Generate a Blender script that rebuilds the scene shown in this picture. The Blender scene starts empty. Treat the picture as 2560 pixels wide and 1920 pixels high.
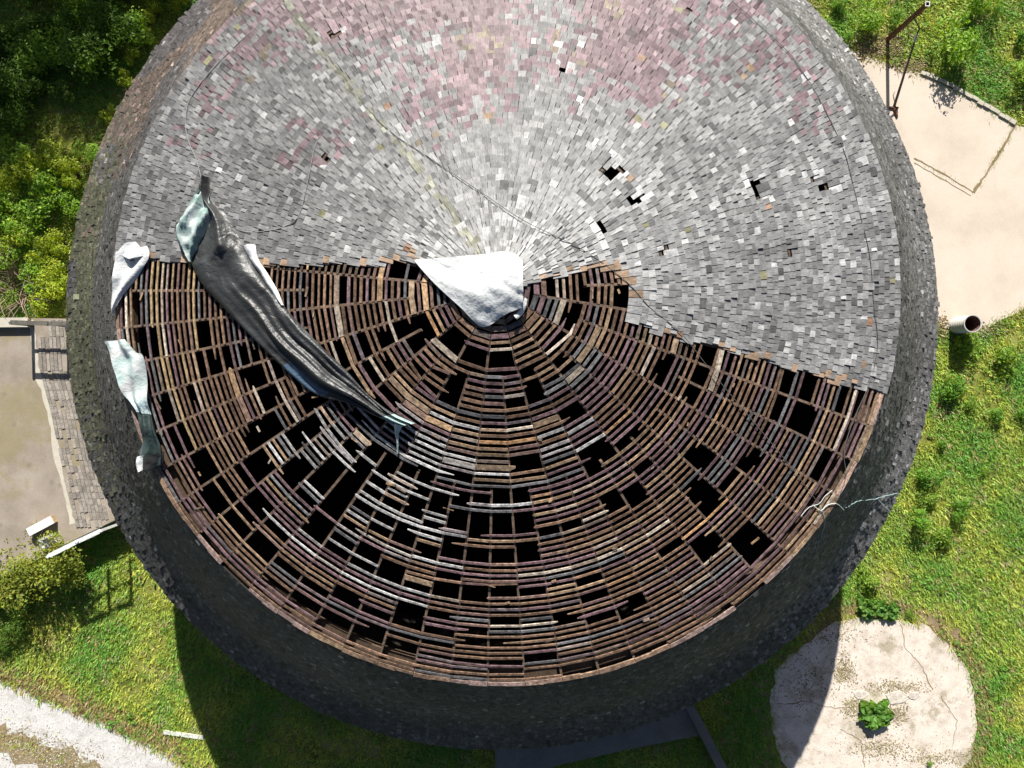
import bpy, math, random
import numpy as np
from mathutils import Vector, Matrix, noise

# ------------------------------------------------------------------ camera, sky, sun, exposure
sc = bpy.context.scene
CAM = np.array([0.12, -1.65, 23.50])
RX, RY = math.radians(-0.38), math.radians(-0.21)
FPX = 1775.0                                   # focal length in pixels of the 2560 px wide photograph
cd = bpy.data.cameras.new('camera')
cam = bpy.data.objects.new('camera', cd)
sc.collection.objects.link(cam)
cam.location = CAM.tolist()
cam.rotation_euler = (RX, RY, 0)
cd.sensor_width = 36.0
cd.lens = 36.0 * FPX / 2560.0
cd.clip_end = 2000
sc.camera = cam

SUN_EL, SUN_AZ = 31.4, 0.8                      # azimuth: degrees from +Y towards -X
world = bpy.data.worlds.new('World')
sc.world = world
world.use_nodes = True
wn = world.node_tree
sky = wn.nodes.new('ShaderNodeTexSky')
sky.sky_type = 'NISHITA'
sky.sun_disc = False
sky.sun_elevation = math.radians(SUN_EL)
sky.dust_density = 1.2
sky.air_density = 0.55
sky.ozone_density = 0.6
sky.sun_rotation = math.radians(-SUN_AZ)
wn.links.new(sky.outputs[0], wn.nodes['Background'].inputs[0])
wn.nodes['Background'].inputs[1].default_value = 0.05
sl = bpy.data.lights.new('sun', 'SUN')
sl.energy = 5.0
sl.angle = math.radians(0.5)
sl.color = (1.0, 0.96, 0.89)
sun = bpy.data.objects.new('sun', sl)
sc.collection.objects.link(sun)
sun.rotation_euler = (-math.radians(90 - SUN_EL), 0, math.radians(SUN_AZ))
sun.location = (0, 30, 30)
sc.view_settings.view_transform = 'Standard'
sc.view_settings.look = 'None'
sc.view_settings.exposure = 0.74
sc.view_settings.gamma = 1.0

# ------------------------------------------------------------------ helpers
R = random.Random(7)
U = R.uniform
C = sc.collection
cx_, sx_, cy_, sy_ = math.cos(RX), math.sin(RX), math.cos(RY), math.sin(RY)
ROT = np.array([[cy_, 0, sy_], [0, 1, 0], [-sy_, 0, cy_]]) @ np.array([[1, 0, 0], [0, cx_, -sx_], [0, sx_, cx_]])

def ray(px, py):
    return ROT @ np.array([(px - 1280) / FPX, (960 - py) / FPX, -1.0])
def G(px, py, z=0.0):
    d = ray(px, py)
    return Vector((CAM + d * ((z - CAM[2]) / d[2])).tolist())
def PX(p):
    d = (np.array((p[0], p[1], p[2])) - CAM) @ ROT
    return 1280 - FPX * d[0] / d[2], 960 + FPX * d[1] / d[2]

def clampc(c):
    return tuple(max(0.0, min(1.0, v)) for v in c)
def mulc(c, k):
    return tuple(v * k for v in c)
def mixc(a, b, t):
    return tuple(x + (y - x) * t for x, y in zip(a, b))

class MB:
    """collects faces with a colour and uv each; build() links them as one mesh object"""
    def __init__(s):
        s.v, s.f, s.c, s.uv = [], [], [], []
    def face(s, pts, col, uv=None):
        n = len(s.v)
        s.v.extend(tuple(p) for p in pts)
        s.f.append(tuple(range(n, n + len(pts))))
        s.c.append(col)
        s.uv.append(uv or [(p[0], p[1]) for p in pts])
    def hexa(s, p, col, w=0.1, l=0.3, bottom=True):
        """p: 4 top corners then the 4 below them, counter-clockwise from above"""
        n = len(s.v)
        s.v.extend(tuple(q) for q in p)
        fs = [(0, 1, 2, 3), (0, 4, 5, 1), (1, 5, 6, 2), (2, 6, 7, 3), (3, 7, 4, 0)]
        if bottom:
            fs.append((7, 6, 5, 4))
        ou, ov = R.random() * 40, R.random() * 40
        quv = [(ou, ov), (ou + w, ov), (ou + w, ov + l), (ou, ov + l)]
        for a in fs:
            s.f.append(tuple(n + i for i in a))
            s.c.append(col)
            s.uv.append([quv[i % 4] for i in a])
    def box(s, o, ex, ey, ez, col):
        """box from centre o and half-axis vectors"""
        p = [o - ex - ey + ez, o + ex - ey + ez, o + ex + ey + ez, o - ex + ey + ez,
             o - ex - ey - ez, o + ex - ey - ez, o + ex + ey - ez, o - ex + ey - ez]
        s.hexa(p, col, ex.length * 2, ey.length * 2)
    def bar(s, a, b, w, h, col, up=Vector((0, 0, 1))):
        a, b = Vector(a), Vector(b)
        d = b - a
        if d.length < 1e-5:
            return
        side = d.cross(up)
        if side.length < 1e-4:
            side = d.cross(Vector((1, 0, 0)))
        side.normalize()
        n = side.cross(d).normalized()
        s.box((a + b) / 2, side * (w / 2), d / 2, n * (h / 2), col)
    def tube(s, pts, r, col, n=6, r2=None):
        pts = [Vector(p) for p in pts]
        rings = []
        for i, p in enumerate(pts):
            d = (pts[min(i + 1, len(pts) - 1)] - pts[max(i - 1, 0)]).normalized()
            a = d.cross(Vector((0.13, 0.31, 0.94)))
            a.normalize()
            b = d.cross(a)
            rr = r if r2 is None else r + (r2 - r) * i / (len(pts) - 1)
            rings.append([p + (a * math.cos(t) + b * math.sin(t)) * rr for t in [k * 2 * math.pi / n for k in range(n)]])
        base = len(s.v)
        for q in rings:
            s.v.extend(tuple(p) for p in q)
        for i in range(len(pts) - 1):
            for k in range(n):
                k2 = (k + 1) % n
                s.f.append((base + i * n + k, base + i * n + k2, base + (i + 1) * n + k2, base + (i + 1) * n + k))
                s.c.append(col)
                s.uv.append([(k / n, i * .1), (k2 / n, i * .1), (k2 / n, i * .1 + .1), (k / n, i * .1 + .1)])
        for e in (0, len(pts) - 1):
            s.f.append(tuple(base + e * n + k for k in (range(n) if e else reversed(range(n)))))
            s.c.append(col)
            s.uv.append([(0, 0)] * n)
    def mesh(s, name, mat, smooth=False):
        me = bpy.data.meshes.new(name)
        me.from_pydata(s.v, [], s.f)
        cnt = [len(f) for f in s.f]
        ca = me.color_attributes.new('col', 'FLOAT_COLOR', 'CORNER')
        arr = np.repeat(np.array([(c[0], c[1], c[2], 1.0) for c in s.c], dtype=np.float32), cnt, axis=0)
        ca.data.foreach_set('color', arr.ravel())
        ul = me.uv_layers.new(name='UVMap')
        ul.data.foreach_set('uv', np.array([q for u in s.uv for q in u], dtype=np.float32).ravel())
        me.materials.append(mat)
        if smooth:
            me.polygons.foreach_set('use_smooth', [True] * len(me.polygons))
        me.update()
        return me
    def build(s, name, mat, parent=None, smooth=False, kind=None):
        o = bpy.data.objects.new(name, s.mesh(name, mat, smooth))
        C.objects.link(o)
        if parent is not None:
            o.parent = parent
        if kind:
            o['kind'] = kind
        return o

def tag(o, label=None, cat=None, group=None, kind=None):
    if label: o['label'] = label
    if cat: o['category'] = cat
    if group: o['group'] = group
    if kind: o['kind'] = kind
    return o
def empty(name, loc=(0, 0, 0)):
    o = bpy.data.objects.new(name, None)
    o.location = loc
    o.empty_display_size = .2
    C.objects.link(o)
    return o

def inpoly(x, y, poly):
    r = False
    j = len(poly) - 1
    for i in range(len(poly)):
        xi, yi = poly[i]
        xj, yj = poly[j]
        if (yi > y) != (yj > y) and x < (xj - xi) * (y - yi) / (yj - yi) + xi:
            r = not r
        j = i
    return r
def catmull(pts, n=6):
    pts = [np.array(p, float) for p in pts]
    out = []
    for i in range(len(pts) - 1):
        p0, p1, p2, p3 = pts[max(i - 1, 0)], pts[i], pts[i + 1], pts[min(i + 2, len(pts) - 1)]
        for k in range(n):
            t = k / n
            out.append(.5 * ((2 * p1) + (p2 - p0) * t + (2 * p0 - 5 * p1 + 4 * p2 - p3) * t * t + (3 * p1 - p0 - 3 * p2 + p3) * t ** 3))
    out.append(pts[-1])
    return out
def N3(x, y, z=0.0):
    return noise.noise(Vector((x, y, z)))

# ------------------------------------------------------------------ materials
def nt(name):
    m = bpy.data.materials.new(name)
    m.use_nodes = True
    t = m.node_tree
    b = t.nodes['Principled BSDF']
    return m, t, b
def nd(t, typ, **kw):
    n = t.nodes.new(typ)
    for k, v in kw.items():
        if k.startswith('_'):
            setattr(n, k[1:], v)
        else:
            key = int(k[1:]) if k[0] == 'i' and k[1:].isdigit() else k
            n.inputs[key].default_value = v
    return n
def ramp(t, src, stops):
    r = t.nodes.new('ShaderNodeValToRGB')
    e = r.color_ramp.elements
    while len(e) < len(stops):
        e.new(0.5)
    for i, (p, c) in enumerate(stops):
        e[i].position = p
        e[i].color = (c, c, c, 1) if isinstance(c, (int, float)) else (*c, 1)
    t.links.new(src, r.inputs[0])
    return r
def mixrgb(t, a, b, fac, mode='MIX'):
    m = t.nodes.new('ShaderNodeMix')
    m.data_type = 'RGBA'
    m.blend_type = mode
    for sock, val in ((m.inputs[6], a), (m.inputs[7], b)):
        if isinstance(val, tuple):
            sock.default_value = (*val, 1)
        else:
            t.links.new(val, sock)
    if isinstance(fac, (int, float)):
        m.inputs[0].default_value = fac
    else:
        t.links.new(fac, m.inputs[0])
    return m.outputs[2]

def wood(name, rough=0.6, spec=0.4, su=70., sv=5., lo=.62, hi=1.25, bump=.25, stain=.45):
    m, t, b = nt(name)
    at = nd(t, 'ShaderNodeVertexColor', _layer_name='col')
    uv = nd(t, 'ShaderNodeUVMap')
    mp = nd(t, 'ShaderNodeMapping')
    mp.inputs['Scale'].default_value = (su, sv, 1)
    t.links.new(uv.outputs[0], mp.inputs[0])
    n1 = nd(t, 'ShaderNodeTexNoise', Scale=1.0, Detail=4.0, Roughness=.65)
    t.links.new(mp.outputs[0], n1.inputs['Vector'])
    r1 = ramp(t, n1.outputs['Fac'], [(.28, lo), (.5, 1.0), (.75, hi)])
    c1 = mixrgb(t, at.outputs[0], r1.outputs[0], 1.0, 'MULTIPLY')
    tc = nd(t, 'ShaderNodeTexCoord')
    n2 = nd(t, 'ShaderNodeTexNoise', Scale=9.0, Detail=5.0, Roughness=.7)
    t.links.new(tc.outputs['Object'], n2.inputs['Vector'])
    r2 = ramp(t, n2.outputs['Fac'], [(.35, 1 - stain), (.6, 1.08)])
    c2 = mixrgb(t, c1, r2.outputs[0], 1.0, 'MULTIPLY')
    t.links.new(c2, b.inputs['Base Color'])
    b.inputs['Roughness'].default_value = rough
    b.inputs['Specular IOR Level'].default_value = spec
    bp = nd(t, 'ShaderNodeBump', Strength=bump, Distance=.01)
    t.links.new(n1.outputs['Fac'], bp.inputs['Height'])
    t.links.new(bp.outputs[0], b.inputs['Normal'])
    return m

M = {}
M['shingle'] = wood('roof_shingle', rough=.54, spec=.42, su=45, sv=6, lo=.62, hi=1.3, bump=.35, stain=.3)
M['skirt'] = wood('wall_shingle', rough=.75, spec=.25, su=40, sv=8, lo=.45, hi=1.5, bump=.5, stain=.5)
M['lath'] = wood('lath_wood', rough=.72, spec=.3, su=30, sv=11, lo=.35, hi=1.6, bump=.5, stain=.6)
M['board'] = wood('old_board', rough=.8, spec=.2, su=8, sv=40, lo=.6, hi=1.3, bump=.3, stain=.35)
M['paint'] = wood('flaking_white_paint', rough=.6, spec=.3, su=12, sv=30, lo=.8, hi=1.06, bump=.15, stain=.22)
M['dark'] = wood('dark_timber', rough=.95, spec=.05, su=10, sv=30, lo=.7, hi=1.2, bump=.1, stain=.3)

def leafmat(name, trans=.35):
    m, t, b = nt(name)
    at = nd(t, 'ShaderNodeVertexColor', _layer_name='col')
    t.links.new(at.outputs[0], b.inputs['Base Color'])
    b.inputs['Roughness'].default_value = .5
    b.inputs['Specular IOR Level'].default_value = .35
    tr = nd(t, 'ShaderNodeBsdfTranslucent')
    hs = nd(t, 'ShaderNodeHueSaturation', Hue=.485, Saturation=1.1, Value=1.3)
    t.links.new(at.outputs[0], hs.inputs['Color'])
    t.links.new(hs.outputs[0], tr.inputs[0])
    mx = nd(t, 'ShaderNodeMixShader', Fac=trans)
    t.links.new(b.outputs[0], mx.inputs[1])
    t.links.new(tr.outputs[0], mx.inputs[2])
    t.links.new(mx.outputs[0], t.nodes['Material Output'].inputs[0])
    return m
M['leaf'] = leafmat('leaf', .42)
M['blade'] = leafmat('grass_blade', .3)
m, t, b = nt('bark')
at = nd(t, 'ShaderNodeVertexColor', _layer_name='col')
t.links.new(at.outputs[0], b.inputs['Base Color'])
b.inputs['Roughness'].default_value = .9
M['bark'] = m

def speckle(name, cols, scale=1.2, fine=30., rough=.9, bump=.3, finelo=.7, finehi=1.25, stain=None, spots=None):
    """patchy mineral or soil surface: two-scale noise between colours, fine speckle, optional stain colour"""
    m, t, b = nt(name)
    tc = nd(t, 'ShaderNodeTexCoord')
    n1 = nd(t, 'ShaderNodeTexNoise', Scale=scale, Detail=7.0, Roughness=.62)
    t.links.new(tc.outputs['Object'], n1.inputs['Vector'])
    k = len(cols)
    r1 = ramp(t, n1.outputs['Fac'], [(.3 + .4 * i / max(1, k - 1), c) for i, c in enumerate(cols)])
    col = r1.outputs[0]
    if stain:
        n3 = nd(t, 'ShaderNodeTexNoise', Scale=stain[1], Detail=6.0, Roughness=.7)
        t.links.new(tc.outputs['Object'], n3.inputs['Vector'])
        r3 = ramp(t, n3.outputs['Fac'], [(stain[2], 0.0), (stain[2] + .08, stain[3])])
        col = mixrgb(t, col, stain[0], r3.outputs[0])
    n2 = nd(t, 'ShaderNodeTexNoise', Scale=fine, Detail=5.0, Roughness=.75)
    t.links.new(tc.outputs['Object'], n2.inputs['Vector'])
    r2 = ramp(t, n2.outputs['Fac'], [(.3, finelo), (.5, 1.0), (.72, finehi)])
    col = mixrgb(t, col, r2.outputs[0], 1.0, 'MULTIPLY')
    if spots:
        vo = nd(t, 'ShaderNodeTexVoronoi', Scale=spots[1])
        t.links.new(tc.outputs['Object'], vo.inputs['Vector'])
        r4 = ramp(t, vo.outputs['Distance'], [(spots[2], spots[3]), (spots[2] + .1, 0.0)])
        col = mixrgb(t, col, spots[0], r4.outputs[0])
    t.links.new(col, b.inputs['Base Color'])
    b.inputs['Roughness'].default_value = rough
    b.inputs['Specular IOR Level'].default_value = .2
    bp = nd(t, 'ShaderNodeBump', Strength=bump, Distance=.03)
    t.links.new(n2.outputs['Fac'], bp.inputs['Height'])
    t.links.new(bp.outputs[0], b.inputs['Normal'])
    return m
M['ground'] = speckle('turf_soil', [(.08, .11, .02), (.17, .2, .035), (.27, .28, .07), (.33, .28, .15)], .9, 22, finelo=.5, finehi=1.5, bump=.6)
M['slab'] = speckle('pale_concrete', [(.58, .5, .41), (.66, .57, .47), (.7, .62, .52)], .7, 25, finelo=.88, finehi=1.06, bump=.08,
                    stain=((.5, .44, .3), .5, .66, .5))
M['pad'] = speckle('crumbling_concrete', [(.55, .47, .39), (.72, .64, .55), (.8, .72, .64)], 2.2, 24, finelo=.7, finehi=1.15, bump=.45,
                   stain=((.36, .31, .21), .8, .54, .75), spots=((.28, .24, .18), 3.5, .08, .5))
M['ramp'] = speckle('worn_ramp_concrete', [(.26, .22, .17), (.34, .29, .24), (.4, .35, .29)], 1.1, 30, finelo=.75, finehi=1.2, bump=.15,
                    stain=((.27, .23, .11), .3, .53, .6), spots=((.2, .17, .13), 1.3, .05, .5))
M['kerb'] = speckle('kerb_concrete', [(.5, .46, .38), (.62, .58, .48)], 3, 30, finelo=.8, finehi=1.1)
M['gravel'] = speckle('pale_gravel', [(.55, .53, .5), (.72, .7, .67), (.8, .79, .77)], 2.5, 45, finelo=.6, finehi=1.25, bump=.8)
M['dirt'] = speckle('dry_dirt', [(.2, .15, .08), (.3, .23, .13), (.38, .31, .2)], 2.5, 40, finelo=.6, finehi=1.3, bump=.6)
M['stone'] = speckle('grey_concrete', [(.17, .16, .14), (.24, .225, .2)], 1.5, 20, finelo=.8, finehi=1.15, bump=.2)

def plastic(name, base, rough, bump, scale=9., trans=0.0, spec=.5, detail=2.5, dist=1.6):
    m, t, b = nt(name)
    at = nd(t, 'ShaderNodeVertexColor', _layer_name='col')
    t.links.new(at.outputs[0], b.inputs['Base Color'])
    b.inputs['Roughness'].default_value = rough
    b.inputs['Specular IOR Level'].default_value = spec
    tc = nd(t, 'ShaderNodeTexCoord')
    n1 = nd(t, 'ShaderNodeTexNoise', Scale=scale, Detail=detail, Roughness=.55, Distortion=dist)
    t.links.new(tc.outputs['Object'], n1.inputs['Vector'])
    bp = nd(t, 'ShaderNodeBump', Strength=bump, Distance=.05)
    t.links.new(n1.outputs['Fac'], bp.inputs['Height'])
    t.links.new(bp.outputs[0], b.inputs['Normal'])
    return m
M['tarp_white'] = plastic('white_tarp', None, .55, .5, 8.0, detail=4., dist=.3)
M['tarp_black'] = plastic('black_tarp', None, .42, .5, 8., spec=.5, detail=4., dist=.5)
M['rope'] = plastic('rope', None, .8, .2, 80.)
m, t, b = nt('rust')
tc = nd(t, 'ShaderNodeTexCoord')
n1 = nd(t, 'ShaderNodeTexNoise', Scale=14., Detail=6., Roughness=.7)
t.links.new(tc.outputs['Object'], n1.inputs['Vector'])
r1 = ramp(t, n1.outputs['Fac'], [(.3, (.05, .02, .012)), (.55, (.13, .05, .025)), (.75, (.2, .09, .04))])
t.links.new(r1.outputs[0], b.inputs['Base Color'])
b.inputs['Roughness'].default_value = .85
M['rust'] = m
m, t, b = nt('galvanised_white')
b.inputs['Base Color'].default_value = (.55, .54, .5, 1)
b.inputs['Roughness'].default_value = .4
b.inputs['Metallic'].default_value = .15
M['pipe'] = m

# ------------------------------------------------------------------ the ground
g = MB()
g.face([(-400, -400, 0), (400, -400, 0), (400, 400, 0), (-400, 400, 0)], (0, 0, 0))
tag(g.build('ground', M['ground']), kind='structure')

def ragged(pts, z, amp=.06, step=.25, h=0.0):
    """pixel outline -> world outline on height h with an uneven edge"""
    w = [G(*p, h) for p in pts]
    out = []
    for i in range(len(w)):
        a, b2 = w[i], w[(i + 1) % len(w)]
        n = max(1, int((b2 - a).length / step))
        for k in range(n):
            p = a.lerp(b2, k / n)
            out.append(Vector((p.x + amp * N3(p.x * 2.3, p.y * 2.3, 3) * 1.6 + U(-amp, amp) * .4, p.y + amp * N3(p.x * 2.3, p.y * 2.3, 9) * 1.6 + U(-amp, amp) * .4, z)))
    return out
def sheet(name, pts, mat, z, amp=.06, thick=0.0, h=0.0):
    o = ragged(pts, z, amp, h=h)
    mb = MB()
    mb.face(o, (1, 1, 1))
    if thick:
        for i in range(len(o)):
            a, b2 = o[i], o[(i + 1) % len(o)]
            dn = Vector((0, 0, -thick))
            mb.face([b2, a, a + dn, b2 + dn], (1, 1, 1))
    ob = mb.build(name, mat)
    return tag(ob, kind='structure')

APRON = [(2139, 124), (2180, 145), (2225, 163), (2306, 187), (2400, 233), (2532, 311), (2620, 345), (2760, 420), (2760, 690), (2640, 735), (2560, 772), (2497, 803), (2439, 834), (2380, 828), (2320, 800), (2150, 760), (2050, 420), (2080, 220)]
sheet('concrete_apron', APRON, M['slab'], .05, .04, .06)
PAD = [(2085, 1556), (2147, 1544), (2244, 1548), (2322, 1568), (2380, 1618), (2419, 1677), (2439, 1747), (2435, 1832), (2419, 1902), (2370, 1980), (2270, 2040), (2150, 2050), (2040, 2000), (1960, 1920), (1933, 1824), (1925, 1747), (1941, 1669), (1988, 1620), (2042, 1585)]
sheet('round_concrete_pad', PAD, M['pad'], .045, .1, .05)
ROAD = [(-300, 1600), (0, 1700), (155, 1764), (292, 1822), (428, 1890), (520, 1950), (700, 2100), (500, 2300), (-300, 2000)]
sheet('gravel_road', ROAD, M['gravel'], .012, .12)
sheet('road_centre_dirt', [(-300, 1710), (0, 1812), (110, 1850), (230, 1905), (340, 1975), (300, 2020), (140, 1960), (60, 1915), (0, 1872), (-300, 1790)], M['dirt'], .018, .26)
sheet('road_verge_dirt', [(-300, 1570), (0, 1672), (160, 1735), (300, 1795), (440, 1862), (540, 1920), (640, 2010), (600, 2020), (428, 1900), (292, 1838), (155, 1776), (0, 1712), (-300, 1612)], M['dirt'], .008, .12)
sheet('dirt_verge', [(2050, 1500), (2150, 1520), (2260, 1500), (2350, 1545), (2410, 1600), (2460, 1690), (2470, 1850), (2450, 1960), (2380, 2020), (2100, 2090), (1900, 1900), (1880, 1700)], M['dirt'], .006, .2)
# joints in the apron: weeds grow along them (lines of thin dark soil)
def strip(name, pts, w, mat, z, h=0.0, amp=.03):
    mb = MB()
    q = [G(*p, h) for p in pts]
    L = []
    for i in range(len(q) - 1):
        n = max(2, int((q[i + 1] - q[i]).length / .12))
        for k in range(n + (i == len(q) - 2)):
            L.append(q[i].lerp(q[i + 1], k / n))
    ed = []
    for i, p in enumerate(L):
        d = (L[min(i + 1, len(L) - 1)] - L[max(i - 1, 0)]).normalized()
        s_ = Vector((-d.y, d.x, 0))
        ww = w * (.5 + abs(N3(p.x * 1.5, p.y * 1.5, 5)) * 1.6) / 2
        jit = s_ * U(-amp, amp)
        a, b2 = p + s_ * ww + jit, p - s_ * ww + jit
        a.z = b2.z = z
        ed.append((a, b2))
    for i in range(len(ed) - 1):
        mb.face([ed[i][0], ed[i][1], ed[i + 1][1], ed[i + 1][0]], (1, 1, 1))
    return tag(mb.build(name, mat), kind='structure')
for pl in ([(1940, 1760), (2010, 1752), (2085, 1768), (2150, 1762)], [(2250, 1560), (2262, 1620), (2300, 1660), (2330, 1722)], [(2350, 1740), (2390, 1800), (2380, 1860)], [(2100, 1820), (2150, 1850), (2160, 1920)]):
    strip('pad_crack', pl, .028, M['dirt'], .05, amp=.03)
strip('apron_joint', [(2283, 396), (2360, 438), (2431, 482)], .05, M['dirt'], .056, amp=.015)
strip('apron_joint', [(2283, 408), (2360, 452), (2425, 490)], .03, M['dirt'], .056, amp=.015)
strip('apron_joint', [(2431, 482), (2470, 425), (2500, 375), (2538, 312)], .1, M['dirt'], .057, amp=.02)
# raised lip along the apron's far edge
mb = MB()
lip = [G(*p) for p in ((2300, 182), (2352, 205), (2400, 230), (2470, 270), (2534, 309))]
for i in range(len(lip) - 1):
    for k in range(5):
        a, b2 = lip[i].lerp(lip[i + 1], k / 5), lip[i].lerp(lip[i + 1], (k + .93) / 5)
        j = Vector((U(-.02, .02), U(-.02, .02), .07 + U(-.015, .015)))
        mb.bar(a + j, b2 + j, .12 + U(-.03, .03), .06, (1, 1, 1))
tag(mb.build('apron_lip', M['kerb']), kind='structure')
# the concrete ledge below the building's shady side
def wallpoly(name, pts, z, mat, base=-.05):
    w = [G(*p, z) for p in pts]
    mb = MB()
    mb.face(w if True else w, (1, 1, 1))
    for i in range(len(w)):
        a, b2 = w[i], w[(i + 1) % len(w)]
        mb.face([b2, a, Vector((a.x, a.y, base)), Vector((b2.x, b2.y, base))], (1, 1, 1))
    return tag(mb.build(name, mat), kind='structure')
wallpoly('loading_slab', [(1238, 2010), (1238, 1780), (1650, 1700), (1722, 1762), (1751, 1838), (1560, 1876), (1400, 1912), (1330, 1935), (1300, 2010)][::-1], .32, M['stone'])
wallpoly('retaining_wall', [(1660, 1640), (1722, 1740), (1782, 1850), (1826, 1935), (1880, 2060), (1858, 2064), (1800, 1936), (1756, 1850), (1700, 1742)], .5, M['stone'])

# the ramp on the left: a raised slab with kerb and long narrow paving strips next to the building
RH = .8
RAMP = [(-600, 800), (0, 805), (80, 795), (330, 800), (420, 1000), (420, 1180), (296, 1296), (160, 1362), (13, 1435), (-600, 1740)]
wallpoly('ramp', RAMP[::-1], RH, M['ramp'])
strip('ramp_kerb', [(78, 800), (93, 928), (116, 1000), (128, 1048), (140, 1120), (148, 1165), (160, 1215), (171, 1262), (182, 1310)], .2, M['kerb'], RH + .006, RH, .01)
for k in range(9):
    mb = MB()
    off = 8 + k * 9.5
    pl = [(78 + off + 10, 800), (93 + off + 4, 928), (116 + off, 1000), (128 + off, 1048), (142 + off, 1120), (152 + off, 1165), (164 + off, 1215), (176 + off, 1262), (188 + off, 1318)]
    q = [G(*p, RH) for p in pl]
    for i in range(len(q) - 1):
        n = 3
        for j in range(n):
            if R.random() < .12:
                continue
            a, b2 = q[i].lerp(q[i + 1], j / n), q[i].lerp(q[i + 1], (j + .97) / n)
            z = RH + U(.0, .016)
            a.z = b2.z = z
            cc = U(.26, .42)
            mb.bar(a, b2, .098 + U(-.008, .008), .03, (cc, cc * .9, cc * .78))
    o = mb.build('paving_strip', M['board'])
    tag(o, kind='structure')
mb = MB()
mb.bar(G(-500, 812, RH + .08), G(74, 806, RH + .08), .3, .18, (1, 1, 1))
tag(mb.build('ramp_edge_step', M['kerb']), kind='structure')

# ------------------------------------------------------------------ the round building
ZE, ZA, ZR = 8.94, 10.94, 5.44
AX, AY = -0.117, -0.051
EC = [7.995, 0.065, 0.028, 0.018, 0.042, -0.005, 0.003]
RC = [11.069, -0.053, -0.005, -0.021, 0.021, 0.009, -0.024]
def four(c, t):
    return c[0] + sum(c[2 * k - 1] * math.cos(k * t) + c[2 * k] * math.sin(k * t) for k in (1, 2, 3))
_th = np.linspace(-math.pi, math.pi, 721)
_e = np.array([(four(EC, a) * math.cos(a) - AX, four(EC, a) * math.sin(a) - AY) for a in _th])
_phi = np.unwrap(np.arctan2(_e[:, 1], _e[:, 0]))
_rho = np.hypot(_e[:, 0], _e[:, 1])
_pt = np.concatenate([_phi - 2 * math.pi, _phi, _phi + 2 * math.pi])
_rt = np.concatenate([_rho, _rho, _rho])
_tab = np.interp(np.linspace(-math.pi, math.pi, 2881), _pt, _rt)
def rho_e(phi):
    a = (phi + math.pi) % (2 * math.pi)
    return float(_tab[int(a / (2 * math.pi) * 2880 + .5)])
SL = 8.24
def sag(phi, s):
    return .035 * N3(math.cos(phi) * s * 3.1, math.sin(phi) * s * 3.1, 1.7)
def RP(phi, s, h=0.0):
    """point of the roof plane: angle about the apex, share of the slope, height above the deck"""
    r = rho_e(phi) * s
    return Vector((AX + r * math.cos(phi) + h * .235 * math.cos(phi), AY + r * math.sin(phi) + h * .235 * math.sin(phi), ZA - (ZA - ZE) * s + h * .972 + sag(phi, s)))
def roof_ps(x, y):
    phi = math.atan2(y - AY, x - AX)
    return phi, math.hypot(x - AX, y - AY) / rho_e(phi)
def onroof(px, py, h=0.0):
    z = 9.8
    for _ in range(14):
        p = G(px, py, z)
        phi, s = roof_ps(p.x, p.y)
        z = ZA - (ZA - ZE) * s + h
    return p

building = tag(empty('round_building'), 'round shingled building with a shallow cone roof, half stripped to bare lath', 'building')
roof_mb = MB()
NS = 128
for i in range(NS):                                # wall plate under the eave
    a0, a1 = i * 2 * math.pi / NS, (i + 1) * 2 * math.pi / NS
    P = lambda a, s, h: RP(a, s, h)
    roof_mb.hexa([P(a0, .965, -.17), P(a0, .995, -.17), P(a1, .995, -.17), P(a1, .965, -.17),
                  P(a0, .965, -.3), P(a0, .995, -.3), P(a1, .995, -.3), P(a1, .965, -.3)], (.12, .085, .06))
roof = roof_mb.build('roof', M['dark'], building)

EXPO = [(250, 655), (330, 650), (420, 652), (520, 655), (640, 660), (760, 666), (860, 660), (930, 655), (1040, 650), (1240, 722), (1310, 712), (1400, 690), (1446, 679), (1480, 668),
        (1520, 668), (1560, 685), (1590, 720), (1592, 760), (1580, 800), (1600, 815), (1650, 828), (1800, 868), (2000, 925), (2205, 985), (2330, 1010), (2300, 1250), (2100, 1650), (1258, 1850), (450, 1650), (230, 1100), (220, 700)]
def crop(ox, oy, k, rs):
    return [(ox + a / k, oy + b_ / k, ox + c / k, oy + d / k) for a, b_, c, d in rs]
K = 2.572
HOLES = crop(0, 640, K, [(870, 480, 940, 620), (1270, 420, 1340, 590), (960, 500, 1015, 640), (1150, 740, 1200, 900), (1080, 800, 1180, 930), (1250, 740, 1300, 880), (1060, 1020, 1180, 1180),
     (1200, 1180, 1370, 1390), (1580, 1050, 1660, 1200), (1670, 960, 1760, 1140), (1880, 1040, 2050, 1230), (1830, 1240, 1970, 1560), (2030, 1330, 2190, 1480), (1700, 880, 1830, 1000),
     (1950, 900, 2080, 1000), (1600, 1200, 1720, 1400), (2030, 1550, 2212, 1646), (1540, 660, 1620, 800), (840, 240, 890, 430), (1420, 1120, 1540, 1190), (1330, 640, 1400, 720)])
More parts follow.
